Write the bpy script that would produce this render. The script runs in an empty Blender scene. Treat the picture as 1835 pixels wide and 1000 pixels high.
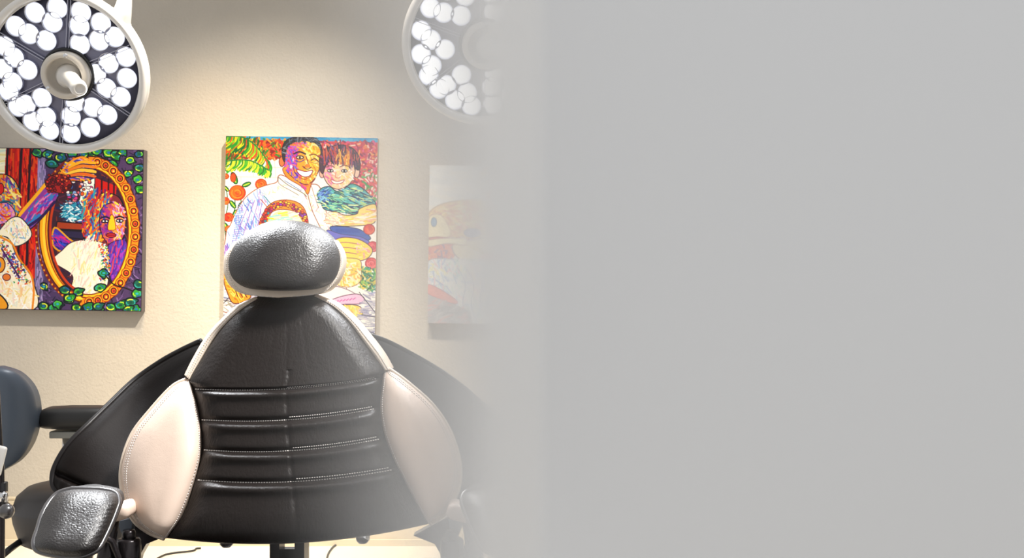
import bpy, math, random
import numpy as np
from mathutils import Vector, Matrix, Euler

S = bpy.context.scene
COL = S.collection
PI = math.pi

# ------------------------------------------------------------------ camera, world, lights, exposure
F = 2000.0            # focal length in pixels of the 1835 wide frame
CAMZ = 1.0
cam_d = bpy.data.cameras.new('camera'); cam_d.sensor_width = 36.0; cam_d.lens = F / 1835.0 * 36.0
cam_d.clip_start = 0.02
cam = bpy.data.objects.new('camera', cam_d); COL.objects.link(cam)
cam.location = (0, 0, CAMZ); cam.rotation_euler = (PI / 2, 0, 0)
S.camera = cam

world = bpy.data.worlds.new('room_light'); S.world = world; world.use_nodes = True
wb = world.node_tree.nodes['Background']
wb.inputs[0].default_value = (1.0, 1.0, 1.0, 1); wb.inputs[1].default_value = 0.625

def spot(name, loc, target, power, color, size, angle, blend=0.6):
    d = bpy.data.lights.new(name, 'SPOT'); d.energy = power; d.color = color
    d.shadow_soft_size = size; d.spot_size = math.radians(angle); d.spot_blend = blend
    o = bpy.data.objects.new(name, d); COL.objects.link(o); o.location = loc
    o.rotation_euler = (Vector(target) - Vector(loc)).to_track_quat('-Z', 'Y').to_euler()
    return o
# unseen ceiling spots of the room; the rim pair is added for leather highlights
spot('wall_spot', (-0.25, 2.9, 2.75), (-1.28, 4.2, 0.38), 350, (1.0, 0.91, 0.78), 0.03, 60, 1.0)
spot('warm_spot', (-1.20, 3.3, 2.75), (-1.10, 4.2, 0.85), 85, (1.0, 0.60, 0.12), 0.05, 40, 1.0)
spot('floor_spot', (-0.9, 2.9, 2.9), (-0.95, 4.0, 0.0), 420, (1.0, 0.92, 0.76), 0.1, 44, 0.8)
spot('chair_spot', (0.38, 1.78, 2.5), (-0.62, 2.0, 0.72), 420, (1.0, 0.98, 0.95), 0.14, 24, 0.8)
spot('added_rim_spot', (-1.05, 2.95, 2.3), (-0.50, 2.08, 0.90), 560, (0.95, 0.97, 1.0), 0.22, 26, 0.8)
spot('added_rim_spot', (0.25, 2.95, 2.3), (-0.40, 2.10, 1.00), 240, (0.95, 0.97, 1.0), 0.14, 24, 0.8)

vs = S.view_settings
vs.view_transform = 'Standard'; vs.look = 'None'; vs.gamma = 1.0; vs.use_curve_mapping = False
vs.exposure = 0.0
S.cycles.volume_bounces = 3
S.cycles.sample_clamp_indirect = 4.0

# ------------------------------------------------------------------ helpers
def W(px, py, Y):
    return Vector(((px - 917.5) * Y / F, Y, CAMZ + (500.0 - py) * Y / F))

def tag(o, label=None, cat=None, group=None, kind=None):
    if label: o['label'] = label
    if cat: o['category'] = cat
    if group: o['group'] = group
    if kind: o['kind'] = kind
    return o

def empty(name, loc, label, cat, group=None):
    o = bpy.data.objects.new(name, None); COL.objects.link(o); o.location = loc
    o.empty_display_size = 0.05
    return tag(o, label, cat, group)

ORG = {}
def obj(name, verts, faces, mat, parent=None, smooth=True, world_space=True):
    off = Vector((0, 0, 0))
    if parent is not None and world_space:
        off = ORG.get(parent.name, Vector((0, 0, 0)))
    elif parent is None and world_space and len(verts):
        pass
    me = bpy.data.meshes.new(name)
    me.from_pydata([tuple(Vector(v) - off) for v in verts], [], faces)
    me.update()
    if smooth: me.polygons.foreach_set('use_smooth', [True] * len(me.polygons))
    if isinstance(mat, (list, tuple)):
        for m in mat: me.materials.append(m)
    else: me.materials.append(mat)
    o = bpy.data.objects.new(name, me); COL.objects.link(o)
    if parent is not None:
        o.parent = parent
        if world_space: ORG[o.name] = off
    return o

class MB:
    def __init__(s): s.v = []; s.f = []
    def add(s, v, f):
        n = len(s.v); s.v += [Vector(a) for a in v]; s.f += [tuple(i + n for i in q) for q in f]
        return s
    def box(s, c, d, rot=None):
        c = Vector(c); V = []
        for x in (-.5, .5):
            for y in (-.5, .5):
                for z in (-.5, .5):
                    p = Vector((x * d[0], y * d[1], z * d[2]))
                    if rot is not None: p = rot @ p
                    V.append(c + p)
        return s.add(V, [(0,1,3,2),(4,6,7,5),(0,4,5,1),(2,3,7,6),(0,2,6,4),(1,5,7,3)])
    def tube(s, pts, r, n=12, closed=False, cap=True):
        pts = [Vector(p) for p in pts]; m = len(pts)
        rr = r if isinstance(r, (list, tuple)) else [r] * m
        V = []; Fc = []
        T = []
        for i in range(m):
            a = pts[(i - 1) % m] if (closed or i > 0) else pts[i]
            b = pts[(i + 1) % m] if (closed or i < m - 1) else pts[i]
            t = (b - a); T.append(t.normalized() if t.length > 1e-9 else Vector((0, 0, 1)))
        up = Vector((0, 0, 1)) if abs(T[0].z) < 0.9 else Vector((1, 0, 0))
        nrm = (up - T[0] * up.dot(T[0])).normalized()
        for i in range(m):
            nrm = nrm - T[i] * nrm.dot(T[i])
            nrm = nrm.normalized() if nrm.length > 1e-6 else Vector((1, 0, 0))
            bi = T[i].cross(nrm)
            for k in range(n):
                a = 2 * PI * k / n
                V.append(pts[i] + (nrm * math.cos(a) + bi * math.sin(a)) * rr[i])
        for i in range(m if closed else m - 1):
            j = (i + 1) % m
            for k in range(n):
                l = (k + 1) % n
                Fc.append((i * n + k, i * n + l, j * n + l, j * n + k))
        if cap and not closed:
            Fc.append(tuple(range(n))[::-1]); Fc.append(tuple((m - 1) * n + k for k in range(n)))
        return s.add(V, Fc)
    def lathe(s, prof, n=32, M=None):
        # profile (r, z); r==0 ends are closed
        V = []; Fc = []; idx = []
        for r, z in prof:
            if r <= 1e-6:
                idx.append([len(V)]); V.append(Vector((0, 0, z)))
            else:
                idx.append(list(range(len(V), len(V) + n)))
                V += [Vector((r * math.cos(2 * PI * k / n), r * math.sin(2 * PI * k / n), z)) for k in range(n)]
        for a, b in zip(idx[:-1], idx[1:]):
            for k in range(n):
                l = (k + 1) % n
                if len(a) == 1 and len(b) == 1: continue
                if len(a) == 1: Fc.append((a[0], b[l], b[k]))
                elif len(b) == 1: Fc.append((a[k], a[l], b[0]))
                else: Fc.append((a[k], a[l], b[l], b[k]))
        if M is not None: V = [M @ v for v in V]
        return s.add(V, Fc)
    def rbox(s, c, d, r, rot=None, seg=4):
        # rounded box (superellipsoid-like: sphere octants pushed out)
        c = Vector(c); h = Vector(d) / 2; r = min(r, min(h) * .999)
        n = 4 * seg; V = []; Fc = []; rows = []
        for i in range(2 * seg + 2):
            if i <= seg: ph = -PI / 2 + (PI / 2) * i / seg; sz = -1
            else: ph = (PI / 2) * (i - seg - 1) / seg; sz = 1
            row = []
            for q in range(4):
                sx = (1, -1, -1, 1)[q]; sy = (1, 1, -1, -1)[q]
                for k in range(seg + 1):
                    th = q * PI / 2 + (PI / 2) * k / seg
                    p = Vector((sx * (h.x - r) + r * math.cos(ph) * math.cos(th),
                                sy * (h.y - r) + r * math.cos(ph) * math.sin(th),
                                sz * (h.z - r) + r * math.sin(ph)))
                    if rot is not None: p = rot @ p
                    row.append(len(V)); V.append(c + p)
            rows.append(row)
        m = len(rows[0])
        for a, b in zip(rows[:-1], rows[1:]):
            for k in range(m):
                l = (k + 1) % m
                Fc.append((a[k], a[l], b[l], b[k]))
        Fc.append(tuple(rows[0][::-1])); Fc.append(tuple(rows[-1]))
        return s.add(V, Fc)
    def build(s, name, mat, parent=None, smooth=True, world_space=True):
        return obj(name, s.v, s.f, mat, parent, smooth, world_space)

def autosmooth(o, ang=40):
    me = o.data
    import bmesh
    bm = bmesh.new(); bm.from_mesh(me)
    bmesh.ops.recalc_face_normals(bm, faces=bm.faces)
    for e in bm.edges:
        if len(e.link_faces) == 2 and e.calc_face_angle(0) > math.radians(ang): e.smooth = False
    bm.to_mesh(me); bm.free(); return o

def catmull(pts, t):
    n = len(pts) - 1; x = max(0.0, min(1.0, t)) * n; i = min(int(x), n - 1); f = x - i
    P = [Vector(pts[max(0, min(n, i + k))]) for k in (-1, 0, 1, 2)]
    return 0.5 * ((2 * P[1]) + (-P[0] + P[2]) * f + (2 * P[0] - 5 * P[1] + 4 * P[2] - P[3]) * f * f
                  + (-P[0] + 3 * P[1] - 3 * P[2] + P[3]) * f ** 3)

def lerp_list(L, t):
    n = len(L) - 1; x = max(0.0, min(1.0, t)) * n; i = min(int(x), n - 1); f = x - i
    return L[i] * (1 - f) + L[i + 1] * f

class Panel:
    """An upholstered panel: ruled between two side curves, puffed out toward its front."""
    def __init__(s, L, R, depth, bulge, edge, thick, sag=None, hfn=None, ends=(True, True), hpx=None):
        s.L, s.R, s.depth, s.bulge, s.edge, s.thick = L, R, depth, bulge, edge, thick
        s.sag = sag or [0, 0]; s.hfn = hfn; s.ends = ends
        s.hpx = hpx or max(p[1] for p in L + R) - min(p[1] for p in L + R)
    def px(s, u, v):
        a = catmull([(x, y, 0) for x, y in s.L], v); b = catmull([(x, y, 0) for x, y in s.R], v)
        w = (b - a).length
        p = a.lerp(b, u)
        return p.x, p.y + lerp_list(s.sag, v) * 4 * u * (1 - u), w
    def h(s, u, v, w):
        g = lambda q: math.sqrt(max(0.0, 1 - (1 - min(1.0, max(0.0, q))) ** 2))
        t = min(1.0, max(0.0, min(u, 1 - u) * w / s.edge))
        wm = max(w / s.edge, 1e-3)
        # across: a soft cushion section that also thins where the panel gets narrow
        h = s.bulge * g(min(u, 1 - u) * (16 + wm ** 4) ** .25) * wm / math.sqrt(wm * wm + .9)
        if s.ends[0]: h *= g(v * s.hpx / s.edge); t = min(t, v * s.hpx / s.edge)
        if s.ends[1]: h *= g((1 - v) * s.hpx / s.edge); t = min(t, (1 - v) * s.hpx / s.edge)
        if s.hfn: h += s.hfn(u, v, w) * min(1.0, t * 3)
        return h
    def pt(s, u, v, lift=0.0):
        x, y, w = s.px(u, v)
        return W(x, y, s.depth(x, y) - s.h(u, v, w) - lift)
    def mesh(s, name, mat, parent, nu=40, nv=60):
        V = []; Fc = []
        # denser towards the sides
        us = [0.5 - 0.5 * math.cos(PI * i / nu) for i in range(nu + 1)]
        us = [0.5 * (i / nu) + 0.5 * a for i, a in enumerate(us)]
        for j in range(nv + 1):
            for u in us: V.append(s.pt(u, j / nv))
        m = nu + 1; N = len(V)
        for j in range(nv + 1):
            for u in us:
                x, y, w = s.px(u, j / nv)
                d = min(u, 1 - u) * w
                t = min(1.0, d / (s.edge * .8 + 1e-6))
                a = W(x, y, s.depth(x, y)); a.y += s.thick * (0.45 + .55 * math.sqrt(max(0, 1 - (1 - t) ** 2)))
                V.append(a)
        for j in range(nv):
            for i in range(nu):
                a = j * m + i
                Fc.append((a, a + m, a + m + 1, a + 1))
                Fc.append((N + a, N + a + 1, N + a + m + 1, N + a + m))
        for j in range(nv):
            a = j * m; Fc.append((a, N + a, N + a + m, a + m))
            a = j * m + nu; Fc.append((a, a + m, N + a + m, N + a))
        for i in range(nu):
            a = i; Fc.append((a, a + 1, N + a + 1, N + a))
            a = nv * m + i; Fc.append((a, N + a, N + a + 1, a + 1))
        return obj(name, V, Fc, mat, parent)

def stitches(mb, fn, n, r=0.0009, duty=0.62, m=5):
    """a row of thread stitches along fn(t)"""
    for i in range(n):
        a = i / n; b = a + duty / n
        mb.tube([fn(a + (b - a) * k / 2) for k in range(3)], r, m)

# ------------------------------------------------------------------ materials
MATS = {}
def mat(name, color, rough=0.5, metal=0.0, emit=None, estr=0.0, bump=None, coat=0.0, spec=0.5, var=None, tint=None):
    m = bpy.data.materials.new(name); m.use_nodes = True; nt = m.node_tree
    b = nt.nodes['Principled BSDF']
    b.inputs['Base Color'].default_value = (*color, 1); b.inputs['Roughness'].default_value = rough
    b.inputs['Metallic'].default_value = metal; b.inputs['Coat Weight'].default_value = coat
    b.inputs['Coat Roughness'].default_value = 0.15
    b.inputs['Specular IOR Level'].default_value = spec
    if emit: b.inputs['Emission Color'].default_value = (*emit, 1); b.inputs['Emission Strength'].default_value = estr
    tc = nt.nodes.new('ShaderNodeTexCoord')
    if var:
        sc, amt = var
        n = nt.nodes.new('ShaderNodeTexNoise'); n.inputs['Scale'].default_value = sc; n.inputs['Detail'].default_value = 4
        nt.links.new(tc.outputs['Object'], n.inputs['Vector'])
        r = nt.nodes.new('ShaderNodeValToRGB')
        r.color_ramp.elements[0].position = .3; r.color_ramp.elements[1].position = .7
        c2 = tint or tuple(c * (1 - amt) for c in color)
        r.color_ramp.elements[0].color = (*c2, 1); r.color_ramp.elements[1].color = (*color, 1)
        nt.links.new(n.outputs['Fac'], r.inputs['Fac']); nt.links.new(r.outputs['Color'], b.inputs['Base Color'])
    if bump:
        prev = None
        for kind, sc, dist, st in bump:
            if kind == 'voronoi':
                n = nt.nodes.new('ShaderNodeTexVoronoi'); n.feature = 'DISTANCE_TO_EDGE'; n.inputs['Scale'].default_value = sc; out = n.outputs['Distance']
            else:
                n = nt.nodes.new('ShaderNodeTexNoise'); n.inputs['Scale'].default_value = sc; n.inputs['Detail'].default_value = 5; out = n.outputs['Fac']
            mp = nt.nodes.new('ShaderNodeMapping')
            if kind == 'grain': mp.inputs['Scale'].default_value = (1, 1, .28)
            nt.links.new(tc.outputs['Object'], mp.inputs['Vector']); nt.links.new(mp.outputs['Vector'], n.inputs['Vector'])
            bp = nt.nodes.new('ShaderNodeBump'); bp.inputs['Distance'].default_value = dist; bp.inputs['Strength'].default_value = st
            nt.links.new(out, bp.inputs['Height'])
            if prev: nt.links.new(prev.outputs['Normal'], bp.inputs['Normal'])
            prev = bp
        nt.links.new(prev.outputs['Normal'], b.inputs['Normal'])
    MATS[name] = m
    return m

M_WALL = mat('wall_paint', (0.52, 0.475, 0.41), 0.75, bump=[('noise', 95, .0035, .55), ('noise', 28, .004, .35)], var=(9, .04))
M_FADEWALL = mat('fade_wall_grey', (0.865, 0.875, 0.89), 0.9, spec=0.0)
M_BASEB = mat('baseboard_paint', (0.66, 0.57, 0.42), 0.5, var=(20, .05))
M_FLOOR = mat('floor_vinyl', (0.80, 0.72, 0.60), 0.35, var=(14, .06))
M_BLACK = mat('black_leather', (0.0125, 0.0095, 0.0085), 0.40, bump=[('grain', 260, .0012, .8), ('noise', 45, .003, .3)], spec=.18)
M_PEBBLE = mat('black_pebbled_leather', (0.013, 0.0105, 0.010), 0.43, bump=[('voronoi', 200, .0012, .8), ('noise', 70, .002, .4)], spec=.6)
M_MATTE = mat('soft_black_leather', (0.007, 0.005, 0.0045), 0.55, bump=[('noise', 300, .0005, .4), ('noise', 30, .003, .2)], spec=.10)
M_TAN = mat('tan_leather', (0.64, 0.50, 0.41), 0.42, bump=[('noise', 420, .0004, .4), ('noise', 30, .003, .2)], var=(12, .05))
M_TANL = mat('tan_trim_leather', (0.62, 0.52, 0.42), 0.4, bump=[('noise', 420, .0004, .4)])
M_PIPE = mat('black_piping', (0.03, 0.026, 0.028), 0.32, spec=.9, coat=1.0)
M_PIPED = mat('soft_black_piping', (0.010, 0.008, 0.008), 0.4, spec=.3)
M_THREAD = mat('pale_thread', (0.62, 0.58, 0.55), 0.6)
M_CHROME = mat('chrome', (0.75, 0.75, 0.77), 0.12, 1.0)
M_DMETAL = mat('dark_metal', (0.035, 0.03, 0.032), 0.25, 0.6)
M_BPLAST = mat('black_plastic', (0.018, 0.018, 0.02), 0.35)
M_GPLAST = mat('grey_plastic', (0.33, 0.33, 0.30), 0.5)
M_STOOL = mat('grey_vinyl', (0.085, 0.11, 0.15), 0.42, bump=[('noise', 400, .0003, .3)], spec=.6)
M_STOOLS = mat('charcoal_vinyl', (0.065, 0.06, 0.06), 0.45, bump=[('noise', 400, .0003, .3)])
M_STOOLB = mat('black_vinyl', (0.022, 0.021, 0.021), 0.42, bump=[('noise', 400, .0003, .3)])
M_WHITE = mat('white_enamel', (0.78, 0.76, 0.73), 0.3)
M_HUB = mat('cream_enamel', (0.66, 0.61, 0.54), 0.35)
M_LED = mat('led_glow', (1, 1, 1), 0.4, emit=(0.93, 0.96, 1.0), estr=1.12)
M_CUP = mat('reflector_cup', (0.62, 0.64, 0.75), 0.16, 0.9)
M_PLATE = mat('lamp_inner_plate', (0.22, 0.22, 0.31), 0.22, 0.35, bump=[('noise', 60, .002, .3)])
M_SEAM = mat('lens_seam', (0.55, 0.56, 0.68), 0.25, 0.3)
M_CANVAS = mat('canvas_edge', (0.13, 0.11, 0.11), 0.8)
M_CANVASL = mat('pale_canvas_edge', (0.5, 0.42, 0.33), 0.8)
M_CABLE = mat('black_rubber', (0.02, 0.02, 0.02), 0.5)

m = bpy.data.materials.new('oil_paint'); m.use_nodes = True; nt = m.node_tree
b = nt.nodes['Principled BSDF']; b.inputs['Roughness'].default_value = .62; b.inputs['Specular IOR Level'].default_value = .3
ca = nt.nodes.new('ShaderNodeVertexColor'); ca.layer_name = 'paint'
nt.links.new(ca.outputs['Color'], b.inputs['Base Color'])
tc = nt.nodes.new('ShaderNodeTexCoord'); n = nt.nodes.new('ShaderNodeTexNoise'); n.inputs['Scale'].default_value = 160; n.inputs['Detail'].default_value = 3
nt.links.new(tc.outputs['Object'], n.inputs['Vector'])
bp = nt.nodes.new('ShaderNodeBump'); bp.inputs['Distance'].default_value = .002; bp.inputs['Strength'].default_value = .35
nt.links.new(n.outputs['Fac'], bp.inputs['Height']); nt.links.new(bp.outputs['Normal'], b.inputs['Normal'])
M_PAINT = m

# ------------------------------------------------------------------ the room
YW = 4.2
def struct(name, mb, m_, smooth=False):
    o = mb.build(name, m_, None, smooth); o['kind'] = 'structure'; return o
struct('floor', MB().box((0, 2.2, -.05), (7.0, 4.2, .1)), M_FLOOR)
struct('wall_back', MB().box((0, YW + .06, 1.45), (7.0, .12, 2.9)), M_WALL)
bb = MB()
bb.box((0, YW - .006, .088), (7.0, .012, .176)); bb.box((0, YW - .008, .178), (7.0, .016, .006)); bb.box((0, YW - .012, .012), (7.0, .024, .024))
struct('baseboard_back', bb, M_BASEB)
# added grey wall, made up to imitate a flat fade, ending beside the chair
YP = 1.47
struct('wall_right_added', MB().box((-.009 + 1.75, YP + .06, 1.45), (3.5, .12, 2.9)), M_FADEWALL)

# ------------------------------------------------------------------ haze volume, added to imitate a soft grey fade up to that wall
def make_fade_haze():
    m = bpy.data.materials.new('fade_haze_volume'); m.use_nodes = True; nt = m.node_tree; nt.nodes.clear()
    out = nt.nodes.new('ShaderNodeOutputMaterial'); vol = nt.nodes.new('ShaderNodeVolumeScatter')
    vol.inputs['Color'].default_value = (0.925, 0.935, 0.95, 1); vol.inputs['Anisotropy'].default_value = 0.0
    tc = nt.nodes.new('ShaderNodeTexCoord'); sx = nt.nodes.new('ShaderNodeSeparateXYZ')
    nt.links.new(tc.outputs['Object'], sx.inputs[0])
    # object x runs from -0.30 (clear) to +0.08 (thick)
    mr = nt.nodes.new('ShaderNodeMapRange')
    mr.inputs['From Min'].default_value = HX0; mr.inputs['From Max'].default_value = HX1
    nt.links.new(sx.outputs['X'], mr.inputs['Value'])
    fc = nt.nodes.new('ShaderNodeFloatCurve')
    c = fc.mapping.curves[0]
    # (pixel column, optical depth of the bank there)
    prof = [(480, 0.0), (540, .05), (600, .17), (650, .33), (700, .52), (750, .80), (800, 1.2), (850, 2.0), (880, 3.2), (900, 4.3), (925, 4.5), (950, 2.4), (980, 0.0)]
    mx = 5.0
    pts = []
    for px, t in prof:
        x = (px - 917.5) * HYM / F
        pts.append(((x - HX0) / (HX1 - HX0), t / mx))
    pts = [(min(1, max(0, a)), q) for a, q in pts]
    c.points[0].location = pts[0]; c.points[1].location = pts[-1]
    for p in pts[1:-1]: c.points.new(*p)
    for p in c.points: p.handle_type = 'AUTO_CLAMPED'
    fc.mapping.update()
    nt.links.new(mr.outputs['Result'], fc.inputs['Value'])
    mu = nt.nodes.new('ShaderNodeMath'); mu.operation = 'MULTIPLY'; mu.inputs[1].default_value = mx / (HY1 - HY0)
    nt.links.new(fc.outputs['Value'], mu.inputs[0]); nt.links.new(mu.outputs[0], vol.inputs['Density'])
    nt.links.new(vol.outputs[0], out.inputs['Volume'])
    h = MB().box(((HX0 + HX1) / 2, (HY0 + HY1) / 2, 1.1), (HX1 - HX0, HY1 - HY0, 2.19)).build('fade_haze', m, None, False)
    tag(h, 'pale grey haze added to imitate a fade over the right side of the treatment chair, thickest at the added grey wall', 'fade_haze', kind='stuff')
HY0, HY1 = 1.05, 1.45; HYM = 1.25
HX0 = (480 - 917.5) * HYM / F; HX1 = (985 - 917.5) * HYM / F
make_fade_haze()

# ------------------------------------------------------------------ paint box for the canvases
class Canvas:
    def __init__(s, x0, y0, x1, y1, sc, bg, seed):
        s.x0, s.y0, s.sc = x0, y0, sc
        s.w = int((x1 - x0) * sc) + 1; s.h = int((y1 - y0) * sc) + 1
        s.x1, s.y1 = x1, y1
        s.a = np.zeros((s.h, s.w, 3)); s.a[:] = s.c(bg)
        s.r = np.random.RandomState(seed)
    def c(s, c):
        if isinstance(c, str):
            c = [int(c[i:i + 2], 16) / 255 for i in (0, 2, 4)]
        return np.array(c, float)
    def win(s, xa, ya, xb, yb):
        i0 = max(0, int((ya - s.y0) * s.sc) - 1); i1 = min(s.h, int((yb - s.y0) * s.sc) + 3)
        j0 = max(0, int((xa - s.x0) * s.sc) - 1); j1 = min(s.w, int((xb - s.x0) * s.sc) + 3)
        if i1 <= i0 or j1 <= j0: return None
        yy = s.y0 + np.arange(i0, i1)[:, None] / s.sc; xx = s.x0 + np.arange(j0, j1)[None, :] / s.sc
        return slice(i0, i1), slice(j0, j1), xx, yy
    def put(s, si, sj, cov, col, al=1.0):
        cov = (np.clip(cov, 0, 1) * al)[..., None]
        s.a[si, sj] = s.a[si, sj] * (1 - cov) + s.c(col) * cov
    def inside(s, P, xx, yy):
        X = np.broadcast_to(xx, (yy.shape[0], xx.shape[1])); Yq = np.broadcast_to(yy, X.shape)
        r = np.zeros(X.shape, bool); n = len(P)
        for i in range(n):
            xa, ya = P[i]; xb, yb = P[(i + 1) % n]
            if ya == yb: continue
            cnd = (ya > Yq) != (yb > Yq)
            r ^= cnd & (X < (xb - xa) * (Yq - ya) / (yb - ya) + xa)
        return r
    def smooth(s, P, n=6):
        Q = []
        m = len(P)
        for i in range(m):
            p = [np.array(P[(i + k) % m], float) for k in (-1, 0, 1, 2)]
            for k in range(n):
                f = k / n
                q = .5 * (2 * p[1] + (p[2] - p[0]) * f + (2 * p[0] - 5 * p[1] + 4 * p[2] - p[3]) * f * f + (3 * p[1] - p[0] - 3 * p[2] + p[3]) * f ** 3)
                Q.append(tuple(q))
        return Q
    def poly(s, P, col, line=None, lw=1.2, sm=True, al=1.0):
        if sm: P = s.smooth(P)
        xs = [p[0] for p in P]; ys = [p[1] for p in P]
        w = s.win(min(xs), min(ys), max(xs), max(ys))
        if w and col is not None: s.put(w[0], w[1], s.inside(P, w[2], w[3]).astype(float), col, al)
        if line: s.line(P + [P[0]], line, lw)
    def line(s, P, col, lw=1.2, al=1.0):
        for (xa, ya), (xb, yb) in zip(P[:-1], P[1:]): s.seg(xa, ya, xb, yb, col, lw, al)
    def curve(s, P, col, lw=1.2, al=1.0):
        Q = [catmull([(x, y, 0) for x, y in P], t / (6 * len(P))) for t in range(6 * len(P) + 1)]
        s.line([(q.x, q.y) for q in Q], col, lw, al)
    def seg(s, xa, ya, xb, yb, col, lw, al=1.0):
        w = s.win(min(xa, xb) - lw, min(ya, yb) - lw, max(xa, xb) + lw, max(ya, yb) + lw)
        if not w: return
        si, sj, xx, yy = w
        dx, dy = xb - xa, yb - ya; L = dx * dx + dy * dy + 1e-9
        t = np.clip(((xx - xa) * dx + (yy - ya) * dy) / L, 0, 1)
        d = np.hypot(xx - xa - t * dx, yy - ya - t * dy)
        s.put(si, sj, (lw / 2 - d) * s.sc + .5, col, al)
    def oval(s, cx, cy, rx, ry, col, line=None, lw=1.2, rot=0):
        c_, s_ = math.cos(rot), math.sin(rot)
        P = [(cx + rx * math.cos(a) * c_ - ry * math.sin(a) * s_, cy + rx * math.cos(a) * s_ + ry * math.sin(a) * c_) for a in np.linspace(0, 2 * PI, 25)[:-1]]
        s.poly(P, col, line, lw, sm=False)
    def dabs(s, P, cols, n, ln, lw, ang, spread=.4, al=1.0, sm=True, bend=0.0):
        if sm: P = s.smooth(P)
        xs = [p[0] for p in P]; ys = [p[1] for p in P]
        k = 0; tries = 0
        while k < n and tries < n * 12:
            tries += 1
            x = s.r.uniform(min(xs), max(xs)); y = s.r.uniform(min(ys), max(ys))
            if not s.inside(P, np.array([[x]]), np.array([[y]]))[0, 0]: continue
            k += 1
            a = ang + s.r.normal() * spread; l = ln * s.r.uniform(.5, 1.3) / 2
            c = cols[s.r.randint(len(cols))]
            dx, dy = math.cos(a) * l, math.sin(a) * l
            s.seg(x - dx, y - dy, x + dx, y + dy, c, lw * s.r.uniform(.6, 1.3), al)
    def leaf(s, x, y, r, rot=0.0):
        rot += s.r.uniform(-1.2, 1.2); k = s.r.uniform(.75, 1.25, 10); k[0] = 1.45; k[5] = 1.1
        P = [(x + r * k[i] * math.cos(a + rot), y + r * .8 * k[i] * math.sin(a + rot)) for i, a in enumerate(np.linspace(0, 2 * PI, 11)[:-1])]
        s.poly(P, ['1f7a33', '238a2f', '125c4c', '2f9a3a'][s.r.randint(4)], '0a101c', 2.2)
        for _ in range(5):
            a = s.r.uniform(0, 6.28); q = r * .75
            s.curve([(x + q * math.cos(a), y + q * .7 * math.sin(a)), (x + q * math.cos(a + .7), y + q * .7 * math.sin(a + .7)), (x + q * math.cos(a + 1.3), y + q * .7 * math.sin(a + 1.3))],
                    ['b8e02c', 'e6ee3c', '2aa6a0', '57c43c', '1c4fa0'][s.r.randint(5)], 1.5)
        s.oval(x, y, r * .3, r * .22, ['1d6fa8', '2aa6c0', '0e4a3a'][s.r.randint(3)])

def hang(cv, name, label, edge_mat, Y, depth=.042, group=None, gain=.9):
    """build the stretched canvas: a painted front sheet and a stretcher box behind it"""
    c0 = W(cv.x0, cv.y0, Y); c1 = W(cv.x1, cv.y0, Y); c2 = W(cv.x0, cv.y1, Y)
    rot = math.radians(0.85)
    mid = (c1 + c2) / 2; base = Vector((mid.x, Y, c2.z))
    root = empty(name, base, label, 'painting', group); ORG[root.name] = base
    def R(p):
        d = p - mid; c_, s_ = math.cos(-rot), math.sin(-rot)
        return mid + Vector((d.x * c_ - d.z * s_, d.y, d.x * s_ + d.z * c_))
    h, w = cv.h, cv.w
    X = np.linspace(c0.x, c1.x, w)[None, :].repeat(h, 0) - mid.x
    Z = np.linspace(c0.z, c2.z, h)[:, None].repeat(w, 1) - mid.z
    c_, s_ = math.cos(-rot), math.sin(-rot)
    co = np.stack([mid.x + X * c_ - Z * s_ - base.x, np.full_like(X, 0.0), mid.z + X * s_ + Z * c_ - base.z], -1).reshape(-1, 3)
    me = bpy.data.meshes.new('painted_canvas')
    idx = np.arange(h * w).reshape(h, w)
    q = np.stack([idx[:-1, :-1], idx[1:, :-1], idx[1:, 1:], idx[:-1, 1:]], -1).reshape(-1, 4)
    me.vertices.add(h * w); me.vertices.foreach_set('co', co.ravel())
    me.loops.add(q.size); me.loops.foreach_set('vertex_index', q.ravel().astype(np.int32))
    me.polygons.add(len(q)); me.polygons.foreach_set('loop_start', (np.arange(len(q)) * 4).astype(np.int32))
    me.update(calc_edges=True)
    at = me.color_attributes.new('paint', 'FLOAT_COLOR', 'POINT')
    a = np.clip(cv.a, 0, 1); lin = np.where(a <= .04045, a / 12.92, ((a + .055) / 1.055) ** 2.4)
    rgba = np.concatenate([lin.reshape(-1, 3) * gain, np.ones((h * w, 1))], 1)
    at.data.foreach_set('color', rgba.astype(np.float32).ravel())
    me.materials.append(M_PAINT)
    o = bpy.data.objects.new('painted_canvas', me); COL.objects.link(o); o.parent = root
    mb = MB()
    A, B_, C_, D_ = R(c0), R(c1), R(Vector((c1.x, Y, c2.z))), R(c2)
    V = [p + Vector((0, dy, 0)) for dy in (.0006, depth) for p in (A, B_, C_, D_)]
    mb.add(V, [(3, 2, 1, 0), (4, 5, 6, 7), (0, 1, 5, 4), (1, 2, 6, 5), (2, 3, 7, 6), (3, 0, 4, 7)])
    mb.build('stretcher_frame', edge_mat, root, False)
    return root

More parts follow.
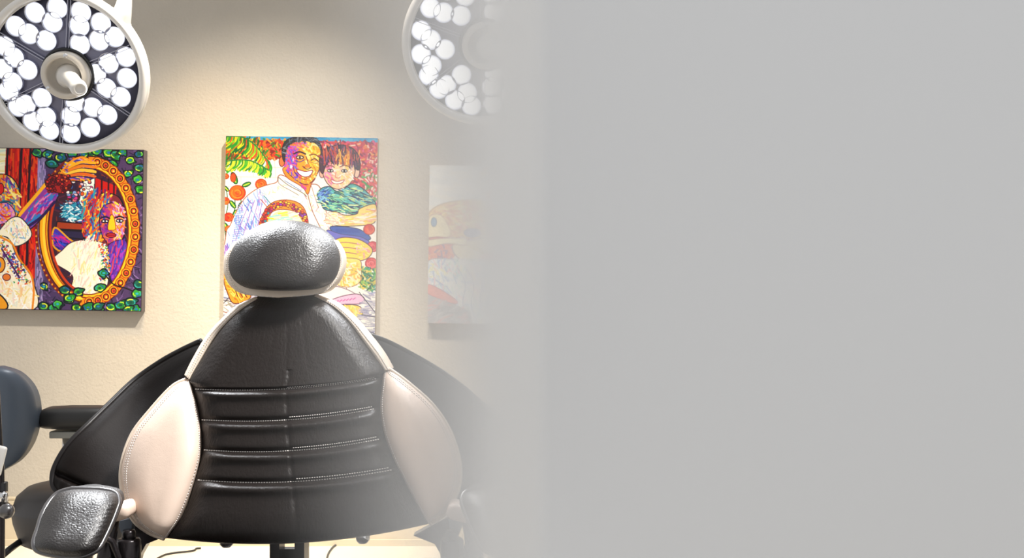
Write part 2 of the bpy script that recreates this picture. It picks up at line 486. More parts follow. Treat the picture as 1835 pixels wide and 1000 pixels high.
# ---- painting: woman lifting an oval mirror
def painting_mirror():
    c = Canvas(-62, 266, 255.5, 556, 1.5, '4a3560', 3)
    r = c.r
    c.dabs([(60, 262), (260, 262), (260, 560), (60, 560)], ['6a4f86', '2b1d3d', '8468a0', '3d3157', '1a1430'], 900, 9, 2, .8, 1.2, sm=False)
    # window and red curtain
    c.poly([(-62, 262), (12, 262), (9, 330), (-62, 330)], 'f4f0cf', sm=False)
    c.dabs([(-62, 266), (8, 266), (8, 320), (-62, 320)], ['fff8dc', 'cfe6d8', 'f0e2a0'], 60, 12, 3, 0, .2, sm=False)
    c.poly([(9, 262), (74, 262), (66, 500), (-2, 500)], 'c4150e', sm=False)
    for x in (12, 36, 52, 70):
        c.curve([(x, 262), (x - 2, 340), (x - 1 - x * .02, 420), (x - 4, 505)], '1c0a1e', 4.5)
    c.dabs([(14, 266), (68, 266), (62, 490), (6, 490)], ['f23a12', 'a00808', 'e81a10', '6e0510', 'd9480f'], 330, 20, 2.2, 1.57, .1, sm=False)
    for x in (37, 53): c.curve([(x, 262), (x - 3, 350), (x - 4, 470)], '23081a', 4)
    c.poly([(66, 262), (80, 262), (78, 560), (63, 560)], '7f75a0', sm=False)
    c.dabs([(67, 266), (80, 266), (78, 556), (64, 556)], ['a08cc8', '5b5080', 'b79ad0', '4a4064'], 120, 13, 2, 1.57, .15, sm=False)
    # ivy
    for (x, y) in [(64, 274), (83, 277), (106, 282), (90, 294), (127, 274), (160, 276), (148, 276), (178, 288), (193, 272), (205, 276), (198, 292), (172, 270), (217, 270), (231, 285), (228, 309), (247, 274), (248, 299), (245, 320), (251, 338),
                   (80, 514), (118, 520), (143, 522), (80, 549), (105, 547), (126, 536), (160, 553), (99, 552), (200, 549), (218, 545), (236, 540), (247, 524), (246, 552), (178, 551), (139, 551), (232, 553), (250, 508)]:
        c.leaf(x, y, r.uniform(7, 10.5), r.uniform(-.5, .5))
    # mirror glass
    c.oval(160, 414, 78, 122, '3a1c2e')
    c.dabs([(110, 320), (200, 310), (235, 400), (220, 480), (180, 530), (120, 520), (95, 430)], ['5a1f3a', '2a1638', '7a2a20', '1e2150'], 300, 12, 2.4, .9, .8)
    c.poly([(150, 320), (168, 318), (166, 350), (156, 372), (150, 396), (134, 396)], 'f4fbf0', sm=False)
    c.poly([(170, 318), (208, 332), (206, 352), (170, 350)], 'c91510', sm=False)
    for x in (181, 193, 203): c.seg(x, 320, x, 352, '2a0a18', 3)
    # vase
    c.oval(130, 378, 19, 18, '2a8fb0', '0c2440', 1.5)
    c.dabs([(112, 365), (148, 362), (150, 392), (114, 394)], ['bfe8ee', '4fb6cc', '1c5a8c', 'ffffff', '0f3f6c'], 80, 9, 1.8, 0, .5)
    for _ in range(46):
        x, y = r.uniform(120, 163), r.uniform(322, 368)
        c.oval(x, y, r.uniform(2, 4.4), r.uniform(2, 4), ['e86a78', 'f7c6d6', '2f5fae', 'e2531c', 'fff3f0', 'd6318a', '3c8a3a', '7fa8de'][r.randint(8)], '3a2238', .8)
    # table edge / reflected sill
    c.poly([(102, 397), (150, 400), (150, 412), (100, 410)], 'a63a18', '1a0d18', 2, sm=False)
    c.poly([(102, 412), (150, 414), (150, 428), (104, 424)], '2a2145', '120a18', 2, sm=False)
    # reflected woman: hair, face
    c.poly([(166, 352), (185, 345), (210, 350), (222, 372), (224, 400), (214, 438), (160, 434), (148, 410), (152, 380)], '7c2530', '140a1e', 2)
    c.dabs([(152, 350), (190, 345), (200, 380), (180, 434), (150, 430)], ['f0a81c', 'e0551a', '2f62b8', 'a81f5a', 'ffd23c', '5f1d66', 'd42a20', '2aa0b0'], 300, 12, 2.6, 1.9, .5)
    c.poly([(182, 372), (200, 362), (222, 370), (225, 398), (222, 420), (212, 436), (196, 436), (184, 422), (178, 398)], 'c2455c', '1a0d28', 1.6)
    c.dabs([(182, 378), (198, 370), (200, 430), (184, 420)], ['7b2a9c', '3a3ab0', 'b02a80', 'e0683a', '52208a'], 110, 8, 2.4, 1.2, .7)
    c.dabs([(202, 366), (220, 372), (222, 410), (208, 430), (202, 420)], ['f29a2c', 'f7c6b8', 'f8b6d2', 'e2601e', 'ffdf4a', 'b47ad0'], 110, 8, 2.4, 1.2, .7)
    c.poly([(197, 386), (203, 386), (207, 408), (199, 411), (193, 408)], 'ffc61e', '8a1c10', 1)
    for x, y in ((188, 395), (214, 394)):
        c.oval(x, y, 6, 2.6, 'fbf6f2', '0a0a1c', 1.8); c.oval(x, y, 2, 2.2, '1b1b50')
        c.curve([(x - 8, y - 5), (x, y - 8), (x + 8, y - 5)], '16112c', 2.6)
    c.oval(199, 420, 9, 4, 'c8202a', '3a0a18', 1.3); c.seg(191, 420, 208, 420, '4a0c1c', 1.1)
    c.poly([(196, 436), (226, 430), (224, 470), (214, 500), (200, 500), (196, 460)], '6a2aa0', '1b0f35', 1.4)
    c.dabs([(198, 440), (222, 436), (216, 490), (202, 490)], ['3c54c8', 'a03ac0', 'd03a60', '51209a'], 70, 14, 2.4, 1.8, .25)
    # reflected raised arm and blouse
    c.poly([(98, 408), (124, 428), (140, 440), (118, 452), (96, 440)], '4a2aa8', 'e8a01c', 3)
    c.dabs([(98, 415), (128, 436), (112, 446), (96, 436)], ['2b48c8', '8a2ab0', 'd8207a', '1a2080'], 50, 9, 2.4, .6, .4)
    c.poly([(128, 434), (150, 430), (188, 436), (196, 470), (192, 515), (168, 528), (146, 526), (130, 515), (130, 492), (96, 468), (112, 448)], 'fbf4dc', '3a1a28', 1.6)
    c.dabs([(130, 436), (184, 438), (186, 520), (140, 520)], ['fff9ea', 'f3df9c', 'f7e9e0', 'efc8c0', 'dfe8d8'], 210, 16, 2.2, 1.8, .35)
    for _ in range(170):
        t = r.uniform(0, 1); x = 183 + 7 * math.sin(t * 3) + r.uniform(-6, 8); y = 436 + t * 66
        c.seg(x, y, x + r.uniform(-2, 2), y + r.uniform(-2, 2), ['e23a28', '2a5ac0', 'ffd23c', 'ffffff', '2a9a50', '3a1a50', 'f08a28'][r.randint(7)], 2.2)
    # frame ring
    def ring(a0, a1, cx, cy, rx0, ry0, rx1, ry1, col, edge):
        A = np.linspace(a0, a1, 40)
        P = [(cx + rx0 * math.cos(a), cy + ry0 * math.sin(a)) for a in A] + [(cx + rx1 * math.cos(a), cy + ry1 * math.sin(a)) for a in A[::-1]]
        c.poly(P, col, edge, 2.0, sm=False)
    ring(-1.62, 1.75, 160, 414, 90, 135, 71, 115, 'ee8a14', '3a1010')
    ring(-1.62, 1.75, 160, 414, 76, 119, 70, 113, 'ffc21e', '7a2408')
    for k, a in enumerate(np.linspace(-1.42, 1.55, 17)):
        x, y = 160 + 82.5 * math.cos(a), 414 + 126 * math.sin(a)
        c.oval(x, y, 8.4, 8.8, 'f7a01c', 'a83408', 1.5); c.oval(x, y, 4.6, 5, 'dd4f12', '3a100a', 1.7); c.oval(x + .5, y + .5, 2, 2, ['ffcf3c', '8a1c30'][k % 2])
    A = np.linspace(1.72, 4.35, 40)
    P = [(160 + 90 * math.cos(a), 410 + 132 * math.sin(a)) for a in A] + [(160 + 74 * math.cos(a), 412 + 118 * math.sin(a)) for a in A[::-1]]
    c.poly(P, 'ffb010', '5a1208', 2.4, sm=False)
    c.curve([(160 + 82 * math.cos(a), 411 + 125 * math.sin(a)) for a in A[::3]], 'ffd83c', 4)
    c.curve([(160 + 78 * math.cos(a), 411 + 121 * math.sin(a)) for a in A[::3]], 'b03208', 1.6)
    c.curve([(160 + 70 * math.cos(a), 411 + 113 * math.sin(a)) for a in A[::3]], 'c83a14', 4)
    c.curve([(160 + 95 * math.cos(a), 410 + 136 * math.sin(a)) for a in A[4::3]], '7a1c14', 5)
    for a in np.linspace(2.0, 4.0, 26): c.oval(160 + 95.5 * math.cos(a), 410 + 136 * math.sin(a), 1.7, 1.9, 'e89028')
    for (x, y) in [(118, 520), (142, 523), (105, 545), (126, 534), (160, 550), (178, 548), (187, 488), (180, 515)]: c.leaf(x, y, 9, .3)
    c.curve([(190, 492), (205, 508), (225, 514), (240, 520)], '141414', 2.2)
    # forearm, bracelet, hand
    c.poly([(33, 390), (80, 330), (103, 340), (98, 362), (62, 405), (45, 412)], '8a3a9c', '1a0b24', 2)
    c.dabs([(45, 390), (86, 342), (96, 352), (62, 400)], ['3a6ad0', 'c22a8a', '6a2ab0', 'e67ab0', '2a86c0', 'b01c5a'], 150, 12, 2.6, -.85, .25)
    c.curve([(33, 388), (56, 360), (80, 331)], 'ffb21c', 6); c.curve([(48, 408), (75, 388), (97, 362)], '2a1450', 5)
    c.poly([(105, 315), (112, 298), (130, 283), (148, 280), (166, 296), (164, 306), (166, 318), (140, 324), (112, 322)], 'e8801c', '22091c', 2)
    c.dabs([(108, 314), (130, 288), (150, 284), (162, 300), (160, 318), (120, 320)], ['5a6ae0', 'ffb21c', 'b04ab0', 'f06a1c', 'f6d23c', '3a3a9c', 'e0a0c8'], 150, 16, 2.6, .35, .2)
    for k, (fx, fy) in enumerate([(168, 291), (170, 299), (169, 307), (166, 315)]):
        c.curve([(122, 300 + k * 5), (142, 290 + k * 7), (158, 290 + k * 7.5), (fx, fy)], ['ffb21c', 'f2801c', 'ffc83c', 'e8681c'][k], 5)
        c.curve([(122, 303 + k * 5), (142, 294 + k * 7), (158, 294 + k * 7.5), (fx, fy + 3)], '2a0a20', 1.6)
    c.curve([(106, 312), (116, 298), (130, 286), (146, 281), (162, 288)], 'ff9a1c', 3)
    c.poly([(80, 328), (90, 315), (108, 312), (124, 322), (126, 336), (108, 346), (88, 340)], 'a81c1c', '2a0a10', 1.5)
    for _ in range(70):
        x, y = r.uniform(82, 124), r.uniform(314, 344); c.oval(x, y, 2.6, 2.4, ['d8302a', '8a1020', 'e8582c', '5a0a1c'][r.randint(4)], '3a0812', .9)
    # left woman
    c.poly([(-62, 345), (-20, 318), (8, 314), (26, 326), (35, 350), (34, 378), (24, 396), (5, 400), (-62, 420)], 'e8a02c', '1c0f28', 2)
    c.dabs([(-50, 350), (5, 320), (32, 345), (30, 380), (0, 395), (-50, 405)], ['ffd43c', 'f2801c', 'd83a1c', '3a8ab0', 'b04a8a', 'ffe88c', '5a2a8c'], 330, 13, 2.6, 1.0, .6)
    c.poly([(-20, 345), (0, 330), (6, 340), (0, 350), (-20, 352)], 'd81c1c', '3a0a14', 1.4)
    c.poly([(0, 366), (14, 366), (26, 380), (24, 392), (6, 402), (-14, 404), (-14, 376)], 'e88ac0', '2a1440', 1.4)
    c.dabs([(-8, 370), (12, 368), (22, 386), (0, 400)], ['c06ad0', 'ffc02c', 'f0a0c0', 'f26a2c', '5a5ac8'], 60, 9, 2.4, .4, .7)
    c.curve([(0, 364), (12, 362), (22, 366)], '14506a', 3); c.curve([(2, 386), (10, 390), (18, 388)], 'd8282c', 3)
    c.poly([(20, 392), (34, 390), (48, 402), (57, 420), (48, 434), (28, 442), (4, 432), (-6, 424), (6, 405)], 'fdf5dc', '1c1428', 1.6)
    c.dabs([(10, 400), (40, 398), (50, 420), (28, 436)], ['ffffff', 'f2e29c', '7ab0d0', 'efc0c0', 'fff8e8', 'f4dca0'], 90, 9, 1.8, 1.2, .6)
    c.poly([(-62, 420), (0, 424), (18, 432), (32, 462), (52, 488), (61, 505), (62, 556), (-62, 556)], 'fbf1d4', '1c1428', 2)
    c.dabs([(-60, 430), (0, 430), (28, 470), (56, 505), (58, 552), (-60, 552)], ['fffbe8', 'f2dc8c', 'f7d8c8', 'e8e8d8', 'ffffff', 'f8c890'], 330, 14, 2.2, 1.0, .8)
    c.curve([(0, 426), (22, 438), (36, 466), (56, 492), (62, 520), (60, 556)], 'ee8a1c', 3.5)
    for _ in range(260):
        t = r.uniform(0, 1); x = 2 + 42 * t + r.normal() * 5; y = 438 + 66 * t + r.normal() * 6
        c.seg(x, y, x + r.uniform(-2, 2), y + r.uniform(-2, 2), ['e23a28', '2a5ac0', 'ffd23c', 'ffffff', '2a9a50', '3a1a50', 'f08a28', '6a2a90'][r.randint(8)], 2.3)
    c.curve([(4, 448), (18, 470), (36, 498)], '4a1a5a', 3)
    c.oval(0, 476, 10, 14, 'f29a1c', '5a1a14', 2); c.oval(-2, 476, 5, 8, '3a70b8')
    c.oval(13, 498, 7, 6, 'e87a2c', '5a1a34', 1.5)
    c.poly([(-62, 500), (0, 528), (12, 556), (-62, 556)], 'f2a01c', '14101c', 2.5)
    # thin dark edge of the picture
    c.line([(-62, 266.5), (255, 266.5), (255, 555.5), (-62, 555.5)], '1c1626', 1.4)
    return hang(c, 'painting', 'bright painting of a woman lifting an oval gold mirror, under the left surgical lamp', M_CANVAS, YW - .042)

# ---- painting: man with boy in garden
def painting_family():
    c = Canvas(402, 245.5, 674, 640, 1.5, 'fbf8f2', 5)
    r = c.r
    c.dabs([(400, 243), (676, 243), (676, 254), (400, 254)], ['2a9ad0', '3aa8dc', '1f86c0', '58b8e0'], 260, 22, 3.4, 0, .08, sm=False)
    c.poly([(402, 250), (480, 252), (510, 252), (510, 286), (470, 280), (402, 286)], 'd8481c', sm=False)
    c.dabs([(402, 252), (510, 252), (508, 284), (402, 290)], ['e83a14', 'f07a1c', 'c8281c', 'f8a02c', '3a8a2c', '8a1c1c', 'e85a3c'], 420, 7, 3.2, .5, 1.5, sm=False)
    c.poly([(565, 252), (676, 253), (676, 372), (640, 345), (565, 300)], 'd83a4c', sm=False)
    c.dabs([(565, 253), (676, 253), (676, 365), (645, 350), (565, 300)], ['e8384c', 'c82848', 'f06a3c', 'e84a8a', 'f2a04c', 'a8244a', 'd84a2c', 'f6d0c0', '8a2a50'], 750, 6.5, 3.2, .5, 1.5, sm=False)
    c.dabs([(645, 300), (676, 310), (676, 400), (655, 350)], ['f6f0e4', '3aa050', 'e0485a', 'f4c0c8', '5ab86a', 'e86a4c'], 170, 6, 2.6, .5, 1.5, sm=False)
    # wall joints
    for y in (300, 318, 336): c.seg(402, y, 505, y + 1, 'e0c8c0', 1)
    for x, y in ((490, 284), (492, 300), (474, 318), (430, 318), (452, 300), (415, 336)): c.seg(x, y, x, y + 18, 'd8c0c4', 1)
    # palm fronds
    def frond(spine, n, ln, base):
        Q = [catmull([(x, y, 0) for x, y in spine], t / n) for t in range(n + 1)]
        for i, q in enumerate(Q):
            t = i / n
            for k in range(3):
                col = [['e8e41c', '8cd01c', '2a9a2c', '0c6a2c', 'f2d83c', 'd8481c'], ['1a7a2c', '3ab02c', 'c8e02c', 'f4ea3c']][base][r.randint(6 if base == 0 else 4)]
                L = ln * (1 - .45 * t) * r.uniform(.7, 1.1); a = PI / 2 + .55 - t * .75 + r.normal() * .12
                x, y = q.x + r.uniform(-2, 2), q.y
                c.curve([(x, y), (x + math.cos(a) * L * .5 + 1.5, y + math.sin(a) * L * .5), (x + math.cos(a + .2) * L, y + math.sin(a + .2) * L)], col, r.uniform(1.8, 3.2))
        c.line([(q.x, q.y) for q in Q], '1c7a3c', 2)
    c.dabs([(402, 246), (450, 246), (470, 275), (402, 290)], ['2a8a2c', '8a3a1c', 'e8d81c', '146a2c', 'd85a1c'], 170, 12, 2.8, 1.9, .3, sm=False)
    frond([(402, 247), (430, 247), (455, 262), (480, 292)], 34, 34, 0)
    frond([(402, 291), (430, 288), (452, 291), (479, 306)], 26, 26, 1)
    # roses on the left
    def rose(x, y, R, cols=('f06a14', 'd8401c', 'f8902c')):
        c.oval(x, y, R, R * .92, cols[0], 'a82a10', 1.3)
        for k in range(5):
            a0 = r.uniform(0, 6.28); q = R * (.88 - .17 * k)
            c.curve([(x + q * math.cos(a0 + w_), y + q * .9 * math.sin(a0 + w_)) for w_ in (0, .7, 1.4, 2.1, 2.8)], cols[1 + k % 2], 1.8)
    def gleaf(x, y, R, a):
        P = [(x + R * math.cos(t) * math.cos(a) - R * .45 * math.sin(t) * math.sin(a), y + R * math.cos(t) * math.sin(a) + R * .45 * math.sin(t) * math.cos(a)) for t in np.linspace(0, 2 * PI, 9)[:-1]]
        c.poly(P, '2a9a34', '0c3a1c', 1.3); c.seg(x - R * .7 * math.cos(a), y - R * .7 * math.sin(a), x + R * .7 * math.cos(a), y + R * .7 * math.sin(a), 'e8e03c', 1.6)
    for x in (404, 428, 417): c.curve([(x, 340), (x + 3, 370), (x - 2, 400), (x + 2, 440)], '1c5a24', 1.5)
    for q in [(418, 321, 11, 1.2), (440, 332, 8, -.4), (416, 368, 8, .9), (429, 371, 7, 1.9), (404, 340, 6, .8), (405, 410, 9, 1.2), (408, 425, 8, 1.5), (420, 384, 7, 2.0)]: gleaf(*q)
    c.oval(416, 320, 5, 8, 'e8501c', '8a2410', 1)
    rose(424, 347, 14.5); rose(409, 391, 8.5, ('e8401c', 'c02814', 'f2702c')); rose(466, 331, 10); rose(403, 362, 7); rose(409, 412, 6, ('f8a01c', 'e0601c', 'ffd23c')); rose(403, 318, 5)
    # man's shirt
    c.poly([(402, 560), (404, 430), (412, 405), (424, 378), (438, 356), (458, 340), (478, 332), (494, 327), (497, 316), (506, 315), (530, 328), (548, 340), (556, 330), (572, 336), (584, 380), (600, 425), (610, 560)], 'fdfbf6', '9a4a3a', 1.5)
    c.dabs([(406, 440), (416, 400), (440, 360), (470, 345), (480, 380), (460, 440), (440, 520), (406, 520)], ['7aa8e8', 'b08ad8', '8ac8f0', 'c8a0e0', 'e8e0fa', '5a7ad0', 'ffffff', 'a0b8f0'], 320, 10, 1.8, 1.35, .3)
    for k in range(26):
        y = 368 + k * 3.2; c.seg(416 + (10 - k * .5), y, 432 + r.uniform(-2, 6), y + 1, '6a90dc', 1.3)
    for k in range(4): c.curve([(420 + k * 11, 440), (432 + k * 10, 400), (448 + k * 7, 360)], '8a6ac8', 1.4)
    c.dabs([(470, 340), (560, 345), (590, 420), (480, 430)], ['ffffff', 'e8ecd8', 'f2e69c', 'd8e0f4', 'f4d8d0', 'a8c0dc', 'f8f0c8', 'c89aa8'], 210, 7, 1.3, .9, .8)
    c.curve([(497, 318), (515, 332), (540, 345), (548, 352)], '6a5a5a', 1.3); c.curve([(497, 318), (499, 330), (520, 342), (534, 350)], '8a7a7a', 1.2)
    c.curve([(548, 338), (552, 355), (560, 380), (575, 410)], '9a5a4a', 1.4); c.curve([(556, 332), (562, 350), (570, 372)], 'a8786a', 1.1)
    c.seg(472, 352, 484, 366, '2a7a9c', 1.6); c.seg(466, 358, 478, 372, 'b03a4a', 1.4)
    for k in range(7): c.seg(508 + k * 4, 324 + k * 2.4, 514 + k * 4, 327 + k * 2.4, '5a78b8', 1.1)
    # man's neck, face
    c.poly([(508, 300), (512, 318), (540, 335), (550, 348), (556, 330), (560, 315)], 'e8901c', '8a2a2c', 1.2)
    c.dabs([(510, 305), (530, 322), (548, 340), (540, 320)], ['c83a9c', '8a3ac8', 'e85a3c', 'f2902c'], 60, 8, 2, .7, .4)
    c.oval(503, 290, 5, 9, 'e8783c', '6a1c2c', 1.4)
    c.poly([(507, 290), (506, 270), (512, 257), (526, 250), (545, 248), (562, 252), (571, 264), (573, 285), (569, 305), (560, 322), (549, 330), (536, 327), (518, 314), (509, 302)], 'f4a41c', '5a1c34', 1.5)
    c.dabs([(509, 268), (524, 256), (534, 258), (530, 290), (536, 322), (518, 312), (509, 298)], ['b03ac8', '7a3ad8', 'e83a9c', 'f2701c', 'd85ac0', '4a5ae0', 'f29a2c', 'c82a6a'], 230, 7, 2.2, 1.1, .6)
    c.dabs([(540, 254), (564, 256), (571, 280), (566, 305), (552, 325), (540, 318), (548, 290)], ['ffd21c', 'f8b01c', 'fff08c', 'f2901c', 'ffe44c', 'f8e8a8'], 210, 7, 2.4, 1.1, .6)
    c.dabs([(520, 250), (545, 252), (548, 262), (522, 264)], ['f0801c', 'e84a5a', 'b85ad0', 'f8b83c'], 50, 7, 2, .6, .6)
    c.poly([(504, 284), (503, 266), (510, 252), (526, 246), (548, 245), (565, 249), (574, 264), (575, 280), (571, 266), (562, 256), (545, 252), (527, 254), (514, 262), (509, 276), (508, 290)], '2a2830', '14121c', 1.2)
    c.dabs([(505, 280), (506, 262), (522, 249), (548, 247), (566, 251), (574, 268), (562, 256), (530, 254), (514, 262)], ['4a5a70', '14121c', '6a7a8c', '2a2230', '8a94a0'], 90, 6, 1.4, -.3, .7)
    c.curve([(524, 276), (534, 272), (545, 276)], '2a1430', 2.6); c.curve([(552, 278), (561, 276), (569, 281)], '8a4a1c', 2)
    c.oval(535, 282, 6.5, 2.8, 'f8e0b0', '2a1430', 1.6); c.oval(535, 282, 2, 2, '2a1c1c'); c.curve([(526, 288), (535, 290), (543, 286)], '5a2a8a', 1.5)
    c.curve([(555, 287), (562, 284), (568, 289)], '6a3a10', 2); c.curve([(555, 290), (562, 292), (568, 291)], 'b8701c', 1.2)
    c.curve([(546, 280), (550, 294), (545, 299), (540, 298)], '8a2a2c', 1.6); c.oval(549, 297, 5, 3.4, 'f2801c'); c.curve([(542, 300), (549, 303), (556, 299)], '6a1c24', 1.5)
    c.poly([(530, 304), (545, 307), (558, 305), (554, 314), (544, 317), (534, 312)], 'fbfaff', '8a1c2c', 1.5); c.curve([(534, 318), (545, 321), (555, 316)], 'b03a1c', 1.5)
    c.curve([(523, 298), (526, 308), (532, 316)], '6a1c4c', 1.4); c.curve([(560, 298), (564, 306), (560, 314)], 'c0701c', 1.4)
    for _ in range(14):
        x, y = r.uniform(512, 530), r.uniform(284, 302); c.seg(x, y, x + r.uniform(-3, 3), y + 4, ['f8f0ff', '3a8ae8', 'd83ac0'][r.randint(3)], 1.4)
    # boy
    c.oval(575, 309, 5, 9, 'f0b49c', '5a2a4a', 1.2); c.oval(637, 306, 5.5, 11, 'f8d0b8', '5a2a3a', 1.3)
    c.poly([(575, 296), (578, 282), (600, 272), (625, 276), (634, 295), (633, 312), (625, 328), (610, 337), (598, 337), (585, 328), (577, 312)], 'fbd0a4', '5a2a3a', 1.4)
    c.dabs([(578, 296), (592, 290), (596, 325), (586, 325)], ['e88ac8', 'f0a07c', 'd85a9c', 'f8c08c'], 70, 7, 2, 1.0, .6)
    c.dabs([(592, 290), (628, 290), (628, 322), (606, 334)], ['fff0d8', 'f8dc6c', 'f8c8b0', 'fbe0a0', 'fff8f0'], 110, 7, 2.2, 1.0, .7)
    c.poly([(572, 305), (570, 285), (576, 270), (592, 261), (612, 259), (630, 265), (641, 280), (643, 300), (637, 302), (632, 288), (622, 288), (614, 292), (604, 288), (596, 292), (588, 288), (580, 300), (577, 310)], '4a2438', '2a1424', 1.6)
    c.dabs([(574, 290), (582, 268), (612, 261), (636, 276), (638, 296), (614, 290), (590, 290)], ['a82a3c', '2a1c3c', '6a2a5c', 'c83a2c', '1c1428', '7a4a8c', 'd86a3c'], 210, 13, 1.8, 1.35, .35)
    c.dabs([(604, 272), (622, 272), (622, 290), (602, 290)], ['f2a82c', 'ffd86c', 'e8703c', '5a2a4c'], 50, 12, 1.8, 1.5, .2)
    c.curve([(583, 299), (590, 296), (597, 299)], '8a4a3a', 1.6); c.curve([(607, 298), (615, 295), (623, 297)], '8a4a3a', 1.6)
    for x in (590, 615): c.oval(x, 305, 5, 2.5, 'fffdf8', '3a2a3a', 1.3); c.oval(x, 305, 2, 2.2, '33251f')
    c.curve([(600, 308), (599, 316), (604, 318), (608, 316)], 'd8805c', 1.3)
    c.poly([(591, 321), (603, 324), (615, 321), (610, 327), (597, 328)], 'fffaf8', 'b03a4a', 1.2)
    c.poly([(567, 348), (576, 336), (590, 334), (600, 341), (612, 340), (628, 328), (650, 337), (664, 352), (671, 364), (644, 372), (641, 384), (620, 380), (600, 378), (580, 374), (574, 362)], '4ab0ac', '1c2a3c', 1.6)
    c.dabs([(572, 348), (600, 345), (628, 334), (650, 340), (664, 360), (640, 380), (582, 372)], ['1c4a7c', '8ad8a8', '2a90a0', 'c8e07c', '1c2a5c', '6ac8d8', '1c6a6c', 'e0f0b0'], 300, 13, 1.8, .3, .2)
    c.dabs([(568, 346), (580, 336), (590, 342), (580, 360)], ['2a5ac0', '6a9ae8', '1c3a8c', '8ad0e0'], 50, 8, 2, -.5, .4)
    c.poly([(644, 372), (671, 364), (673, 388), (664, 400), (620, 404), (598, 402), (584, 394), (586, 382), (600, 378), (616, 384), (638, 382)], 'fbe07c', '5a3a3a', 1.4)
    c.dabs([(590, 386), (640, 388), (668, 372), (668, 394), (600, 400)], ['fff8e0', 'f8d83c', 'f8c0a0', 'fff0a0', 'f8f4e8', 'f0a080'], 160, 15, 2.2, -.1, .15)
    c.dabs([(584, 382), (612, 384), (610, 400), (590, 400)], ['f8d8c8', 'f8c0b0', 'fff0e0'], 50, 7, 2, .3, .3)
    # jeans, roses, hand and legs below
    c.poly([(592, 405), (640, 408), (664, 425), (640, 432), (604, 420)], '3a5ab0', '1c2448', 1.3)
    for k in range(18): c.seg(602 + k * 2.4, 409, 602 + k * 2.4, 415, '1c3a9c', 1.2)
    c.poly([(585, 412), (610, 418), (650, 424), (664, 440), (600, 440)], '6a6ac8', '3a3470', 1.1)
    rose(661, 409, 10, ('e84a2c', 'c82a2c', 'f07a4c')); rose(668, 440, 10, ('e8485a', 'c82840', 'f08078')); rose(666, 470, 11, ('e8504c', 'c82838', 'f0807c'))
    c.dabs([(648, 476), (676, 480), (676, 520), (646, 516)], ['1c7a3c', '3aa84c', '8ac03c', '14503c', 'e8c83c', '2a9a8c'], 160, 7, 2.4, .8, 1.2, sm=False)
    c.poly([(600, 430), (618, 424), (645, 428), (667, 444), (660, 460), (640, 466), (612, 462), (600, 450)], 'f8dc4c', '6a3a4a', 1.4)
    for y in (434, 443, 452): c.curve([(606, y), (622, y - 1), (643, y + 2)], 'a84a6a', 1.3)
    c.dabs([(640, 432), (662, 446), (645, 462)], ['fff08c', 'f0c0d8', 'e8d02c', 'f8a0a0'], 50, 7, 2, .5, .6)
    c.poly([(585, 466), (640, 462), (648, 480), (640, 500), (590, 500)], 'f6e070', '8a5a4a', 1.2)
    c.oval(622, 497, 26, 16, 'fbe890', '9a6a4a', 1.4)
    c.dabs([(600, 470), (640, 468), (644, 505), (600, 508)], ['fff8c8', 'f8c83c', 'f8d8c0', 'f0a850', 'fffae0'], 120, 8, 2.2, .8, .8)
    c.poly([(570, 520), (600, 512), (625, 518), (640, 528), (622, 532), (585, 535)], 'fdeef0', '7a5a6a', 1.3)
    c.poly([(590, 540), (612, 530), (640, 525), (654, 532), (650, 542), (615, 544), (596, 550)], 'f4c0e0', '6a3a5a', 1.4)
    for k in range(7): c.seg(598 + k * 6, 541 - k, 602 + k * 6, 538 - k, 'c83a9c', 1.5)
    c.poly([(604, 548), (640, 545), (652, 556), (645, 572), (630, 580), (612, 566)], 'f8d03c', '5a3a4a', 1.5)
    c.dabs([(608, 550), (645, 548), (645, 568), (620, 572)], ['fff08c', 'f0a040', 'f8e060', 'f8d0b0'], 60, 7, 2, .9, .6)
    c.dabs([(654, 520), (676, 520), (676, 640), (600, 640), (640, 580)], ['b8b0c8', '9a98b8', 'c8c8d0', 'a0a0d0', 'd8d0d8'], 260, 12, 2.4, .05, .2, sm=False)
    for a_, b_ in (((645, 522), (676, 560)), ((650, 562), (676, 566)), ((645, 585), (676, 596))): c.seg(*a_, *b_, '3a3444', 1.4)
    # child's curly hair just above the headrest
    c.poly([(464, 405), (470, 385), (480, 369), (496, 360), (520, 359), (540, 368), (550, 388), (552, 410), (545, 410), (538, 388), (524, 378), (500, 376), (484, 384), (478, 410)], 'e8902c', '7a2a1c', 1.3)
    for _ in range(110):
        a = r.uniform(PI * 1.02, PI * 1.98); q = r.uniform(.86, 1.08)
        x, y = 508 + 38 * q * math.cos(a), 402 + 38 * q * math.sin(a)
        c.oval(x, y, 2.8, 2.5, ['d8302a', 'f2a02c', 'ffd23c', '8a3ab0', 'f06a2c', 'f8c83c', 'b02a6a'][r.randint(7)] if x > 485 else ['c82a2a', '8a2a6a', 'd84a1c', '2a8a9a'][r.randint(4)], '6a2434', .8)
    c.poly([(480, 410), (486, 388), (500, 378), (522, 379), (536, 388), (540, 410)], 'fbe6a8')
    c.dabs([(484, 408), (488, 388), (504, 380), (524, 382), (534, 408)], ['fff6c8', 'f8e03c', 'f4b0c0', 'fbf0e0', '8ad0d0'], 80, 14, 2.4, -.15, .15)
    # the seated child whom the headrest hides
    c.poly([(484, 400), (538, 400), (540, 430), (528, 452), (510, 460), (494, 452), (483, 430)], 'fbd8a0', '7a3a2c', 1.3)
    for x in (498, 524): c.oval(x, 418, 4.5, 2.4, 'fffdf8', '3a2a3a', 1.2); c.oval(x, 418, 1.8, 2, '33251f')
    c.curve([(500, 441), (511, 445), (522, 441)], 'b03a4a', 1.8)
    c.poly([(470, 470), (494, 454), (511, 462), (530, 454), (556, 470), (566, 540), (560, 600), (464, 600), (458, 540)], '5a90c8', '2a3a5c', 1.5)
